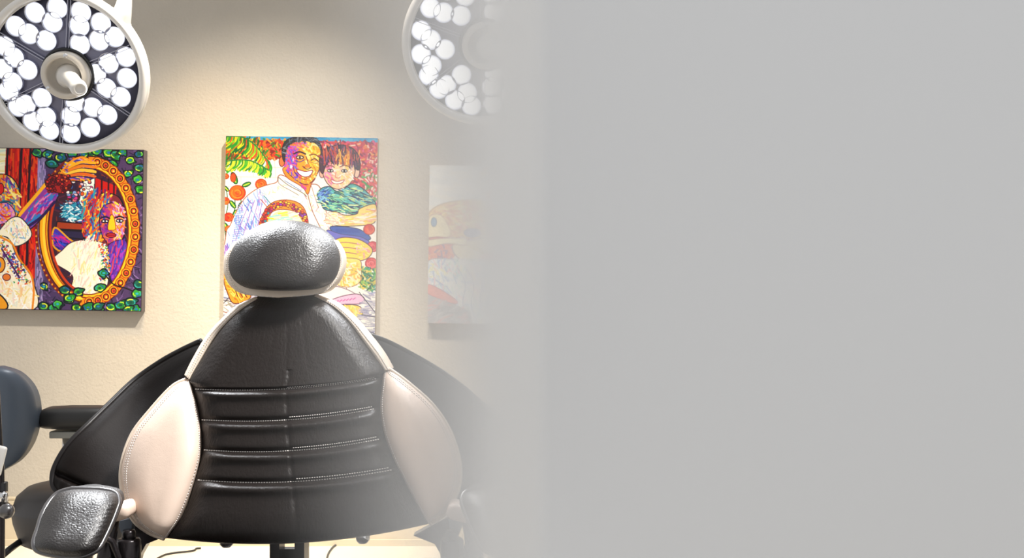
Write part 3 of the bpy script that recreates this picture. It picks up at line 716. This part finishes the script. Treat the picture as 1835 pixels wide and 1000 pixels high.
    c.dabs([(470, 475), (552, 475), (558, 595), (466, 595)], ['8ac0e8', '3a6ab0', 'a0d8e0', '6a70c8'], 300, 13, 2.2, .9, .5)
    # hand at lower left and paving
    c.dabs([(402, 520), (470, 520), (470, 640), (402, 640)], ['c8c0c8', 'b0a8c0', '8a90b0', 'd8d0d8', 'a8a090'], 260, 12, 2.4, .1, .4, sm=False)
    for a_, b_ in (((402, 540), (440, 545)), ((402, 545), (425, 520)), ((402, 575), (470, 570))): c.seg(*a_, *b_, '3a3040', 1.4)
    c.poly([(402, 480), (412, 500), (436, 516), (450, 528), (446, 538), (420, 545), (408, 524), (402, 505)], 'f8a02c', '6a2a14', 1.6)
    c.dabs([(404, 495), (420, 510), (440, 526), (424, 540)], ['ffc83c', 'f2801c', 'ffe06c', 'e8601c'], 70, 10, 2.2, .9, .3)
    for k in range(3): c.seg(420 + k * 8, 514 + k * 4, 428 + k * 8, 534, '5a1c10', 1.6)
    c.dabs([(402, 440), (412, 450), (414, 490), (402, 490)], ['c08ae0', 'f4d8f0', '8a5ac8'], 30, 9, 2, 1.4, .3)
    return hang(c, 'painting', 'colourful painting of a smiling man in a white shirt holding a boy, behind the headrest', M_CANVASL, YW - .042, gain=.60)

# ---- painting: resting figure
def painting_rest():
    c = Canvas(768, 298, 1060, 581, 1.2, 'e6e8e6', 9)
    r = c.r
    c.dabs([(768, 298), (1060, 298), (1060, 400), (768, 380)], ['f2f4f2', 'dfe6ea', 'f4f0e4'], 200, 26, 6, 0, .2, sm=False)
    c.dabs([(860, 298), (1060, 298), (1060, 420), (880, 380)], ['e8b070', '6ab0c8', 'd8704c', 'f0d080', '8ac0a0'], 300, 12, 4, .5, 1, sm=False)
    c.poly([(768, 385), (790, 368), (830, 360), (870, 362), (900, 380), (940, 420), (920, 470), (870, 440), (830, 425), (768, 425)], 'e8b45c', 'a0703c', 2)
    c.dabs([(775, 385), (830, 364), (890, 372), (925, 430), (860, 430), (770, 420)], ['f2c04c', 'e07a3c', 'f8dc7c', 'c85a3c', 'f0e0a8', 'd8985c'], 420, 12, 2.6, .2, .8)
    c.poly([(768, 392), (786, 386), (800, 400), (806, 424), (768, 428)], 'fbe49c', 'b0704c', 1.5)
    c.oval(777, 400, 5, 8, '3a70a8', '1c2a4c', 1.2)
    c.curve([(770, 428), (800, 428), (830, 432), (860, 420)], '8a2a2c', 2)
    c.oval(846, 418, 15, 8, '6a6a9c', '3a3450', 1.3)
    c.poly([(768, 430), (812, 432), (812, 462), (768, 470)], 'e0441c', '7a1c1c', 2)
    c.dabs([(768, 435), (812, 435), (812, 465), (768, 468)], ['e8502c', 'c82a2c', 'f08a4c', '5a2a5c'], 80, 8, 2.6, .6, 1)
    c.poly([(812, 440), (850, 430), (880, 428), (905, 455), (880, 470), (850, 472), (820, 462)], 'f0d89c', '6a4a4c', 2)
    c.poly([(768, 432), (830, 428), (835, 440), (800, 438), (768, 444)], 'f8e8a8', '8a5a4a', 1.4)
    c.poly([(860, 462), (900, 452), (1060, 440), (1060, 480), (900, 480)], 'e0604c')
    c.poly([(768, 470), (820, 466), (900, 470), (960, 500), (960, 581), (830, 581), (800, 540), (768, 520)], 'e4ecec', '5a5a70', 1.5)
    c.dabs([(770, 472), (900, 474), (950, 505), (940, 575), (840, 575), (770, 515)], ['8ab0e0', 'f4f4f8', 'f0e88c', 'b0c8e8', 'e8a0b0', '6a8ac8', 'ffffff', '9ad0c0'], 480, 14, 2.2, 1.1, .6)
    for x in (835, 850, 865, 880): c.curve([(x - 15, 480), (x, 510), (x - 4, 545), (x + 6, 578)], '6a7ab0', 1.6)
    c.poly([(768, 512), (790, 520), (820, 540), (812, 545), (768, 528)], 'e0503c', '8a1c2c', 1.5)
    c.poly([(768, 530), (812, 545), (845, 558), (850, 581), (768, 581)], '7c7c84', sm=False)
    c.dabs([(768, 535), (812, 548), (845, 560), (845, 581), (768, 581)], ['5c5c66', '9a9aa0', 'b06a6a', '6c6c78'], 100, 16, 2.6, -.3, .3, sm=False)
    c.a = c.a * .5 + .5 * np.array([.90, .89, .87])
    return hang(c, 'painting', 'pale painting of a resting fair-haired figure, right of the man and boy', M_CANVASL, YW - .042)
painting_mirror(); painting_family(); painting_rest()

# ------------------------------------------------------------------ surgical lamps
LEDS = [(74,27),(116,17),(160,22),(195,42),(218,67),(104,47),(151,53),(183,77),(148,83),(60,66),(34,49),(89,77),(8,84),(27,105),(48,126),(18,147),(-6,124),
        (228,104),(195,115),(225,140),(210,172),(170,133),(186,157),(182,203),(157,190),(126,181),(148,225),(115,206),(111,235),(69,237),(70,206),(35,225),(36,185),(67,174),(8,197),(-10,168)]
LY = 3.2
K = LY / F
LAMPW = 4
def make_lamp():
    cx, cy = 117, 131
    base = W(cx, cy, LY)
    t = empty('surgical_lamp', base, 'round surgical lamp with many lit lenses at the top left of the wall', 'lamp', None)
    t['group'] = 'ceiling hung surgical lamps'
    t.rotation_euler = (PI / 2 + math.radians(19), 0, 0)   # local +Z is the light direction (towards the viewer, tipped down)
    R = 146 * K; Ri = 133 * K
    # housing dome behind, rim, plate
    MB().lathe([(Ri * .98, -.004), (R * .995, -.012), (R * 1.0, -.03), (R * .93, -.055), (R * .6, -.085), (R * .2, -.095), (0, -.096)], 96).build('housing', M_WHITE, t, True, False)
    rim = [(Ri, -.006)] + [((R + Ri) / 2 + (R - Ri) / 2 * math.cos(a), .011 * math.sin(a) + .004) for a in np.linspace(PI, -PI * .15, 12)] + [(R * .99, -.02)]
    MB().lathe(rim, 96).build('rim', M_WHITE, t, True, False)
    MB().lathe([(0, -.016), (Ri * .5, -.0165), (Ri * 1.0, -.017), (Ri * .995, -.02), (0, -.02)], 96).build('reflector_plate', M_PLATE, t, True, False)
    g = MB().lathe([(0, -.0005), (Ri * .999, -.0005), (Ri * .999, -.0012), (0, -.0012)], 64)
    # sector ribs
    for px, py in ((140, 4), (250, 82), (226, 206), (90, 256), (-20, 190), (-6, 58)):
        a = math.atan2(-(py - cy) / .946, px - cx)
        rb = MB()
        for s_ in (-1, 1):
            rb.box((math.cos(a) * Ri * .62 - math.sin(a) * .004 * s_, math.sin(a) * Ri * .62 + math.cos(a) * .004 * s_, -.010), (Ri * .74, .0016, .008), Matrix.Rotation(a, 3, 'Z'))
        rb.build('sector_rib', M_SEAM, t, False, False)
    for px, py in LEDS:
        x = (px - cx) * K; y = -(py - cy) * K / math.cos(math.radians(19))
        rr = math.hypot(x, y)
        if rr > Ri - .031: x *= (Ri - .031) / rr; y *= (Ri - .031) / rr
        M = Matrix.Translation((x, y, -.013))
        r0 = 16.3 * K
        p = MB().lathe([(r0 * .8, -.003), (r0 * 1.04, .004), (r0 * 1.12, .008), (r0 * 1.15, .008), (r0 * 1.15, .006), (r0 * 1.05, -.003)], 28, M).build('led_cup', M_CUP, t, True, False)
        q = MB().lathe([(0, .0085), (r0 * .4, .008), (r0 * .8, .0055), (r0 * .98, .002), (r0 * .98, -.002), (0, -.002)], 28, M).build('led_lens', M_LED, p, True, False)
    # the light the lenses throw
    for px, py in ((228, 104), (225, 140), (210, 172), (195, 42), (182, 203)):
        x = (px - cx) * K; y = -(py - cy) * K / math.cos(math.radians(19))
        d = bpy.data.lights.new('led_beam', 'SPOT'); d.energy = LAMPW; d.color = (.93, .96, 1.0); d.spot_size = math.radians(120); d.spot_blend = .5; d.shadow_soft_size = .015
        l = bpy.data.objects.new('led_beam', d); COL.objects.link(l); l.parent = t; l.location = (x, y, .012); l.rotation_euler = (PI, 0, 0)
    # hub ring and sterile handle
    hx, hy = (120 - cx) * K, -(134 - cy) * K
    M = Matrix.Translation((hx, hy, -.012))
    MB().lathe([(47 * K, 0), (48 * K, .006), (46 * K, .012), (43 * K, .010), (43 * K, 0)], 48, M).build('hub_dark_ring', M_BPLAST, t, True, False)  # black plastic ring around the hub
    hub = MB().lathe([(42 * K, 0), (42 * K, .034), (40 * K, .040), (34 * K, .042), (32 * K, .040), (31 * K, .030), (31 * K, .014), (0, .012)], 56, M).build('hub', M_HUB, t, True, False)
    for a in (1.35, 3.75):
        MB().lathe([(0, .0432), (3.2 * K, .0432), (4.2 * K, .0415), (4.2 * K, .039)], 16, M @ Matrix.Translation((37 * K * math.cos(a), 37 * K * math.sin(a), 0))).build('hub_screw', M_CHROME, hub, True, False)
    dirn = Vector((.62, -.16, 1)).normalized()
    HM = Matrix.Translation((hx + .004, hy - .004, .0)) @ dirn.to_track_quat('Z', 'Y').to_matrix().to_4x4()
    MB().lathe([(0, -.005), (.036, -.005), (.034, .012), (.024, .03), (.021, .06), (.021, .10), (.023, .118), (.0215, .131), (.018, .137), (.0125, .138), (.0115, .133), (0, .132)], 40, HM).build('handle', M_WHITE, t, True, False)
    # yoke arms rising to the ceiling boom
    yk = MB()
    a0 = math.radians(42)
    pts = [Vector((R * .93 * math.cos(a0), R * .93 * math.sin(a0), -.03)), Vector((R * 1.06 * math.cos(a0 + .05), R * 1.06 * math.sin(a0 + .05), -.03)), Vector((.20, .27, -.05)), Vector((.24, .34, -.09)), Vector((.24, .40, -.16))]
    Q = [catmull(pts, i / 24) for i in range(25)]
    yk.tube(Q, [.036 - .018 * min(1, i / 9) for i in range(25)], 20)
    yk.build('yoke_arm', M_WHITE, t, True, False)
    bm_ = MB().tube([(.24, .39, -.16), (.24, 1.0, -.36), (.24, 1.62, -.56)], .022, 20)
    bm_.build('boom', M_WHITE, t, True, False)
    return t
lampA = make_lamp()
def copy_tree(o, parent=None):
    c = o.copy(); COL.objects.link(c); c.parent = parent
    if parent is not None: c.matrix_parent_inverse = o.matrix_parent_inverse.copy()
    for ch in [k for k in o.children]: copy_tree(ch, c)
    return c
lampB = copy_tree(lampA)
lampB.location = W(866, 79, LY + .02)
lampB.rotation_euler = (PI / 2 - math.radians(17), math.radians(0), math.radians(7))
# turned about its own axis
lampB.rotation_euler = (Matrix.Rotation(math.radians(7), 3, 'Z') @ Matrix.Rotation(PI / 2 + math.radians(17), 3, 'X') @ Matrix.Rotation(math.radians(14), 3, 'Z')).to_euler()
lampB['label'] = 'round surgical lamp at upper middle, whitened by haze added beside the made-up grey wall'

# ------------------------------------------------------------------ treatment chair
cb = Vector((-.43, 2.08, 0))
chair = empty('treatment_chair', cb, 'black and tan leather treatment chair with stitched backrest, facing the viewer', 'chair')
ORG[chair.name] = cb
def Db(x, y): return 2.17 - .22 * (y - 533) / 435 + .05 * ((x - 520) / 300) ** 2
CL = [(463, 530), (430, 555), (400, 583), (378, 612), (356, 648), (338, 680), (345, 697), (357, 752), (361, 806), (349, 860), (330, 918), (297, 964)]
CR = [(562, 526), (595, 548), (625, 575), (650, 608), (672, 638), (690, 664), (685, 677), (681, 731), (690, 785), (714, 840), (742, 895), (768, 939)]
SAG = [0, 0, 1, 2, 5, 9, 10, 11, 12, 13, 16, 22]
seam_v = [6 / 11, 7 / 11, 8 / 11, 9 / 11]
def chan(u, v, w):
    h = 0.0
    for k in seam_v:
        d = (v - k) * 11 * 54
        h -= .0085 * math.exp(-(d / 5.5) ** 2)
        if 0 < d < 40: h += .0075 * math.exp(-((d - 11) / 9) ** 2)
    if v > .40:
        h -= .003 * math.exp(-((u - .5 - .02 * math.sin(v * 6)) * w / 3.0) ** 2)
    elif v > .12:
        # creases above the first seam
        for cx_, am in ((.5, .0007), (.40, .0004), (.62, .0005), (.25, .0004)):
            h -= am * math.exp(-((u - cx_ - .006 * math.sin(v * 17 + cx_ * 9)) * w / 2.6) ** 2)
    return h
back = Panel(CL, CR, Db, .042, 46, .075, SAG, chan, (True, True), 440)
bo = back.mesh('backrest', M_BLACK, chair, 130, 300)
for k in seam_v:
    n = 74; st = MB()
    stitches(st, lambda t, k=k: back.pt(.015 + .955 * t, k, .0012), n, .0011)
    stitches(st, lambda t, k=k: back.pt(.5 + .46 * t, k - .008, .0008), n // 2, .0008)
    st.build('seam_stitching', M_THREAD, bo)
# vertical crease seam
# tan bolsters
BL_L = [(334, 680), (308, 694), (270, 735), (236, 780), (218, 836), (220, 885), (238, 930), (265, 953), (294, 965)]
BL_R = [(340, 681), (345, 697), (355, 735), (361, 780), (359, 822), (342, 882), (322, 930), (306, 954), (298, 965)]
BR_L = [(688, 663), (684, 690), (681, 731), (688, 776), (704, 820), (725, 862), (745, 900), (757, 921), (768, 939)]
BR_R = [(695, 660), (728, 684), (775, 726), (806, 772), (823, 826), (822, 872), (804, 912), (787, 928), (771, 939)]
bol = []
for L_, R_ in ((BL_L, BL_R), (BR_L, BR_R)):
    p = Panel(L_, R_, lambda x, y: Db(x, y) - .004, .05, 58, .07, None, None, (True, True), 290)
    o = p.mesh('side_bolster', M_TAN, chair, 60, 100); o['label'] = 'tan leather side bolster'
    left = L_ is BL_L
    sb = MB()
    for off in (6, 10):
        def f(t, off=off):
            v = .03 + .94 * t; x, y, w = p.px(0, v); u = min(.45, off / max(w, 12)); return p.pt(u if left else 1 - u, v, .0010)
        stitches(sb, f, 90, .0007)
    def f2(t):
        v = .03 + .94 * t; x, y, w = p.px(0, v); u = min(.45, 4 / max(w, 12)); return p.pt(1 - u if left else u, v, .0010)
    stitches(sb, f2, 80, .0008)
    sb.build('stitching', M_THREAD, o)
    # slim tan welt around the outer side
    wl = MB().tube([W(*p.px(0 if left else 1, i / 60)[:2], p.depth(*p.px(0 if left else 1, i / 60)[:2]) - .002) for i in range(61)], .0042, 10)
    wl.build('welt', M_TANL, o)
# tan trim along the shoulders
TL_L = [(457, 532), (424, 547), (394, 574), (369, 602), (345, 642), (330, 672)]
TL_R = [(466, 538), (434, 556), (404, 584), (381, 613), (359, 649), (341, 682)]
TR_L = [(559, 532), (592, 549), (622, 576), (647, 609), (669, 639), (687, 665)]
TR_R = [(568, 528), (603, 544), (635, 571), (664, 605), (686, 634), (702, 662)]
for L_, R_ in ((TL_L, TL_R), (TR_L, TR_R)):
    p = Panel(L_, R_, lambda x, y: Db(x, y) - .001, .014, 6, .06, None, None, (False, False))
    o = p.mesh('shoulder_trim', M_TANL, chair, 12, 60); o['label'] = 'tan shoulder trim strip'
    for u in (.35, .62):
        sb = MB(); stitches(sb, lambda t, u=u: p.pt(u, .02 + .96 * t, .0009), 48, .0006)
        sb.build('stitching', M_THREAD, o)
# rear shell of the backrest, a little darker rim
# headrest
def Dh(x, y): return 2.155 + .025 * ((x - 509) / 100) ** 2 - .03 * (y - 460) / 70
H_L = [(496, 394.5), (470, 401), (443, 416), (421, 437), (410, 460), (409, 482), (419, 503), (445, 517), (498, 521.5)]
H_R = [(522, 394.5), (549, 399), (578, 411), (600, 432), (611, 460), (608, 486), (596, 506), (568, 518), (512, 521.5)]
T_L = [(420, 432), (404, 455), (400.5, 474), (403, 496), (416, 516), (440, 528), (498, 534)]
T_R = [(602, 430), (613, 448), (617, 466), (613, 488), (600, 511), (576, 526), (512, 533)]
p = Panel(H_L, H_R, Dh, .062, 62, .05, [0, -1, -1, 0, 0, 1, 1, 1, 0], None, (True, True), 130)
ho = p.mesh('headrest', M_PEBBLE, chair, 90, 90)
q = Panel(T_L, T_R, lambda x, y: Dh(x, y) + .004, .016, 9, .055, None, None, (False, True), 104)
to = q.mesh('headrest_trim', M_TANL, ho, 60, 60); to['label'] = 'tan trim round the headrest'
for k, inset in enumerate((5, 8.5)):
    path = []; sb = MB()
    for side in (0, 1):
        seq = []
        for i in range(60):
            v = .12 + .84 * i / 59; x, y, w = q.px(0, v); u = min(.47, inset / max(w, 20)); seq.append(q.pt(u if side == 0 else 1 - u, min(v, 1 - inset / 104), .001))
        path += seq if side == 0 else seq[::-1]
    for i in range(0, len(path) - 1, 2): sb.tube([path[i], path[i + 1]], .0006, 5)
    sb.build('stitching', M_THREAD, to)
MB().tube([W(478, 520, 2.21), W(478, 560, 2.21)], .007, 12).tube([W(545, 520, 2.21), W(545, 560, 2.21)], .007, 12).build('headrest_bar', M_CHROME, chair)
# arm shells sweeping down from the shoulders
def Dw(x, y):
    base = 2.32 - .20 * max(0, min(1.1, (y - 612) / 270)) + .03 * math.sin((x - y) * .012)
    t = max(0, min(1, (abs(x - 520) - 120 - (y - 612) * .42) / 130)); t = t * t * (3 - 2 * t)
    near = Db(x, y) + .085
    return near + (base - near) * t if base > near else base
WL_L = [(360, 611), (322, 629), (285, 650), (240, 682), (200, 720), (162, 757), (122, 797), (98, 838), (95, 868), (106, 884)]
WL_R = [(388, 640), (384, 676), (372, 715), (355, 755), (340, 800), (325, 840), (312, 880), (296, 905), (266, 914), (236, 908)]
WR_R = [(658, 600), (694, 613), (737, 635), (784, 662), (825, 691), (862, 723), (897, 753), (920, 790), (925, 840), (912, 880)]
WR_L = [(632, 625), (645, 662), (662, 705), (685, 750), (705, 795), (722, 840), (740, 880), (760, 900), (782, 906), (804, 900)]
def folds(u, v, w):
    h = -.025 * math.sin(PI * u) * math.sin(PI * min(1, v * 1.1))
    h += .010 * math.exp(-((u - .35 - .3 * v) / .05) ** 2) * v + .008 * math.exp(-((u - .62 - .1 * v) / .04) ** 2) * v
    h -= .016 * math.exp(-((v - .80 - .10 * u) / .02) ** 2)
    if v > .8: h += .0035 * math.sin(u * 90 + v * 30) * (v - .8) / .2 * (1 - u)
    return h
for L_, R_, left in ((WL_L, WL_R, True), (WR_L, WR_R, False)):
    p = Panel(L_, R_, Dw, .022, 26, .03, None, folds if left else (lambda u, v, w: folds(1 - u, v, w)), (True, True), 300)
    o = p.mesh('arm_shell', M_MATTE, chair, 80, 120)
    e = 0.0 if left else 1.0
    pts = [W(*p.px(e, i / 80)[:2], Dw(*p.px(e, i / 80)[:2]) - .004) for i in range(81)]
    MB().tube(pts, .006, 10).build('piping', M_PIPED, o)
# arm pads
AP_L = [(128, 876.5), (104, 884), (88, 900), (76, 922), (69, 945), (61, 974), (72, 989), (112, 998)]
AP_R = [(176, 877), (205, 883), (213, 897), (207, 918), (199, 938), (188, 962), (174, 985), (146, 998.5)]
def Da(x, y): return 1.90 - .12 * (y - 876) / 122
def mir(P): return [(1041 - x, y - 1) for x, y in P]
for L_, R_, left in ((AP_L, AP_R, True), (mir(AP_R), mir(AP_L), False)):
    def puck(u, v, w, left=left):
        uu = u if left else 1 - u
        return -.004 * math.exp(-((uu - .35) / .03) ** 2) * math.exp(-(v / .08) ** 2) + .0012 * math.sin(v * 120) * math.exp(-((1 - uu) / .1) ** 2)
    p = Panel(L_, R_, Da, .05, 48, .05, [0, 0, 0, 0], puck, (True, True), 122)
    o = p.mesh('arm_pad', M_PEBBLE, chair, 70, 80)
    loop = [p.px(0, i / 40)[:2] for i in range(41)] + [p.px(1, 1 - i / 40)[:2] for i in range(1, 41)]
    MB().tube([W(x, y, Da(x, y) - .002) for x, y in loop], .0048, 10, closed=True).build('piping', M_PIPE, o)
    sx = (lambda x: x) if left else (lambda x: 1041 - x)
    # tan elbow cushion, pivot and bracket under the pad
    c0 = W(sx(217), 915, 1.97)
    e = MB().rbox(c0, (.045, .07, .028), .012, Matrix.Rotation(math.radians(-14 if left else 14), 3, 'Y')).build('elbow_cushion', M_TAN, chair)
    e['label'] = 'tan elbow cushion'
    br = MB()
    br.tube([W(sx(205), 925, 1.97), W(sx(196), 960, 1.96), W(sx(188), 1010, 1.95), W(sx(190), 1080, 1.95)], [.010, .013, .016, .016], 16)
    br.tube([W(sx(180), 958, 1.93), W(sx(200), 970, 1.94), W(sx(212), 1000, 1.95), W(sx(218), 1060, 1.95)], .006, 10)
    br.build('arm_bracket', M_DMETAL, chair)
    pv = MB()
    pv.lathe([(0, .03), (.018, .03), (.021, .026), (.021, -.10), (0, -.10)], 28, Matrix.Translation(W(sx(231), 995, 1.985)))
    pv.lathe([(0, .045), (.010, .045), (.012, .04), (.012, .02), (0, .02)], 20, Matrix.Translation(W(sx(231), 995, 1.985)))
    pv.build('arm_pivot', M_DMETAL, chair)
    g = MB()
    A_ = [W(sx(209), 934, 2.02), W(sx(238), 930, 2.02), W(sx(234), 958, 2.02), W(sx(224), 972, 2.02)]
    V = A_ + [a + Vector((0, .02, 0)) for a in A_]
    g.add(V, [(0, 1, 2, 3), (7, 6, 5, 4), (0, 4, 5, 1), (1, 5, 6, 2), (2, 6, 7, 3), (3, 7, 4, 0)])
    g.build('bracket_cover', M_STOOL, chair, False)
    hp = MB()
    A_ = [W(sx(236), 925, 2.06), W(sx(300), 960, 2.06), W(sx(262), 975, 2.06), W(sx(248), 1000, 2.06), W(sx(238), 1040, 2.06), W(sx(225), 975, 2.06)]
    V = A_ + [a + Vector((0, .03, 0)) for a in A_]
    hp.add(V, [tuple(range(6)), tuple(range(11, 5, -1))] + [(i, i + 6, (i + 1) % 6 + 6, (i + 1) % 6) for i in range(6)])
    hp.build('side_plate', M_DMETAL, chair, False)
# back hinge post, bolts, seat, base
MB().box(W(497, 1000, 2.1) , (.018, .05, .10)).box(W(541, 1000, 2.1), (.018, .05, .10)).box(W(519, 1010, 2.12), (.05, .02, .06)).build('hinge_bracket', M_DMETAL, chair, False)
for x, y, Yb in ((406, 969, 2.06), (650, 962, 2.06)):
    MB().lathe([(0, -.012), (.008, -.0105), (.0125, -.005), (.0135, .002), (.0135, .012), (0, .012)], 20, Matrix.Translation(W(x, y + 1, Yb))).build('glide_bolt', M_CHROME, chair)
autosmooth(MB().rbox((cb.x + .0, 1.83, .405), (.56, .60, .13), .06, None, 8).build('seat', M_BLACK, chair), 60)
MB().lathe([(.30, 0), (.30, .02), (.28, .035), (.12, .05), (.09, .07), (.085, .34), (0, .34)], 48, Matrix.Translation((cb.x, 1.9, 0))).build('pedestal_base', M_DMETAL, chair)

# ------------------------------------------------------------------ operator stool at left
sbp = Vector((-1.20, 2.95, 0))
stool = empty('operator_stool', sbp, 'grey and black padded operator stool with one armrest, left of the treatment chair', 'stool')
ORG[stool.name] = sbp
SBL = [(-10, 657), (-60, 668), (-90, 700), (-98, 745), (-90, 795), (-60, 835), (-20, 848)]
SBR = [(2, 657), (34, 669), (60, 699), (68, 742), (58, 790), (34, 825), (0, 846)]
def Ds(x, y): return 2.84 + .05 * ((x + 15) / 80) ** 2
p = Panel(SBL, SBR, Ds, .04, 60, .05, None, None, (True, True), 190)
o = p.mesh('backrest', M_STOOL, stool, 60, 60); o['label'] = 'blue-grey rounded backrest'
# armrest pad
AL = [(72, 733), (67, 742), (66, 752), (70, 766)]
apx = MB()
mid = W(150, 749, 2.95)
prof = [(66, 8), (72, 14), (90, 19.5), (125, 21), (170, 21), (215, 20), (235, 14), (240, 5)]
V = []; Fc = []; n = 28
for i, (x, r_) in enumerate(prof):
    c_ = W(x, 750 - (2 if i > 1 else 0), 2.95); rr = r_ * 2.95 / F
    for k in range(n):
        a = 2 * PI * k / n
        ca, sa = math.cos(a), math.sin(a)
        V.append(c_ + Vector((0, .055 * (r_ / 21) * math.copysign(abs(ca) ** .7, ca), rr * math.copysign(abs(sa) ** .7, sa))))
for i in range(len(prof) - 1):
    for k in range(n):
        l = (k + 1) % n; Fc.append((i * n + k, (i + 1) * n + k, (i + 1) * n + l, i * n + l))
Fc.append(tuple(range(n))); Fc.append(tuple((len(prof) - 1) * n + k for k in range(n))[::-1])
arm = obj('armrest', V, Fc, M_STOOLB, stool)
MB().rbox(W(135, 777, 2.95), (.115, .06, .018), .003).build('armrest_plate', M_GPLAST, arm)
ps = MB(); ps.tube([W(121, 782, 2.95), W(121, 900, 2.95)], .013, 20); ps.tube([W(132, 782, 2.96), W(132, 900, 2.96)], .006, 12)
ps.build('armrest_post', M_CHROME, stool)
# round seat
c_ = W(138, 0, 2.95).x
sz = W(0, 868, 2.95).z
autosmooth(MB().lathe([(0, 0), (.10, -.002), (.145, -.012), (.168, -.032), (.177, -.058), (.180, -.062), (.181, -.068), (.176, -.10), (.160, -.150), (.12, -.172), (0, -.175)], 72, Matrix.Translation((c_, 3.0, sz))).build('seat', M_STOOLS, stool), 30)
MB().tube([(c_, 3.0, sz - .17), (c_, 3.0, .08)], .024, 24).build('gas_column', M_CHROME, stool)
for k in range(5):
    a = 2 * PI * k / 5 + .5
    d = Vector((math.cos(a), math.sin(a), 0)); c0 = Vector((c_, 3.0, .09))
    lg = MB().tube([c0, c0 + d * .13 + Vector((0, 0, -.012)), c0 + d * .25 + Vector((0, 0, -.03))], [.022, .016, .012], 12).build('leg', M_BPLAST, stool)
    e = c0 + d * .25; e.z = .028
    MB().lathe([(0, -.012), (.024, -.012), (.027, -.007), (.027, .007), (.024, .012), (0, .012)], 20, Matrix.Translation(e) @ Matrix.Rotation(PI / 2, 4, 'X')).build('castor', M_BPLAST, lg)
# height lever and spine rod of the stool back
MB().tube([W(40, 968, 2.9), W(18, 984, 2.86), W(-6, 1004, 2.82)], .0085, 10).build('height_lever', M_BPLAST, stool)
sp = MB().tube([W(-30, 830, 2.92), W(-30, 880, 2.95), W(40, 930, 3.0), W(90, 940, 3.0)], .014, 12).build('back_support', M_DMETAL, stool)

# ------------------------------------------------------------------ equipment stand at the left edge
sb_ = W(1, 1000, 2.3); sb_.z = 0
stand = empty('equipment_stand', sb_, 'black metal stand with ball knob and white lever at the left edge', 'stand')
ORG[stand.name] = sb_
MB().tube([Vector((sb_.x, sb_.y, .02)), W(1, 910, 2.3), W(0, 840, 2.3), W(-4, 780, 2.3), W(-8, 700, 2.3)], .0085, 16).build('pole', M_DMETAL, stand)
MB().lathe([(0, .0), (.20, .0), (.20, .012), (.17, .022), (.03, .03), (0, .03)], 40, Matrix.Translation(sb_)).build('base', M_DMETAL, stand)
kb = MB()
kc = W(12, 916, 2.26)
kb.lathe([(.0155 * math.cos(a) if abs(a) < PI / 2 - .01 else 0, .0155 * math.sin(a)) for a in np.linspace(-PI / 2, PI / 2, 15)], 28, Matrix.Translation(kc))
kb.tube([kc, W(-2, 918, 2.3)], .006, 10)
kb.build('ball_knob', M_PIPE, stand)
MB().lathe([(0, .012), (.010, .012), (.012, .008), (.012, -.008), (0, -.008)], 20, Matrix.Translation(W(4, 892, 2.28))).build('collar', M_CHROME, stand)
MB().rbox(W(-3, 826, 2.27), (.022, .014, .062), .005, Matrix.Rotation(math.radians(14), 3, 'Y')).build('lever', M_WHITE, stand)
MB().rbox(W(8, 885, 2.3), (.010, .016, .05), .003).build('clamp', M_BPLAST, stand)

# ------------------------------------------------------------------ cables on the floor by the wall
def floorpt(px, py, lift=.004):
    Y = CAMZ * F / (py - 500); p = W(px, py, Y); p.z = lift; return p
for name_pts, lab in (([(280, 1004), (296, 996), (318, 992), (345, 989), (352, 985), (360, 984)], 'thin black cable lying on the pale floor below the left bolster'),
                      ([(584, 1010), (588, 995), (592, 988), (598, 981), (604, 978), (612, 976)], 'thin black cable on the pale floor right of the hinge post')):
    pts = [floorpt(*q) for q in name_pts]
    Q = [catmull(pts, i / 30) for i in range(31)]
    o = MB().tube(Q, .0035, 8).build('cable', M_CABLE)
    tag(o, lab, 'cable')
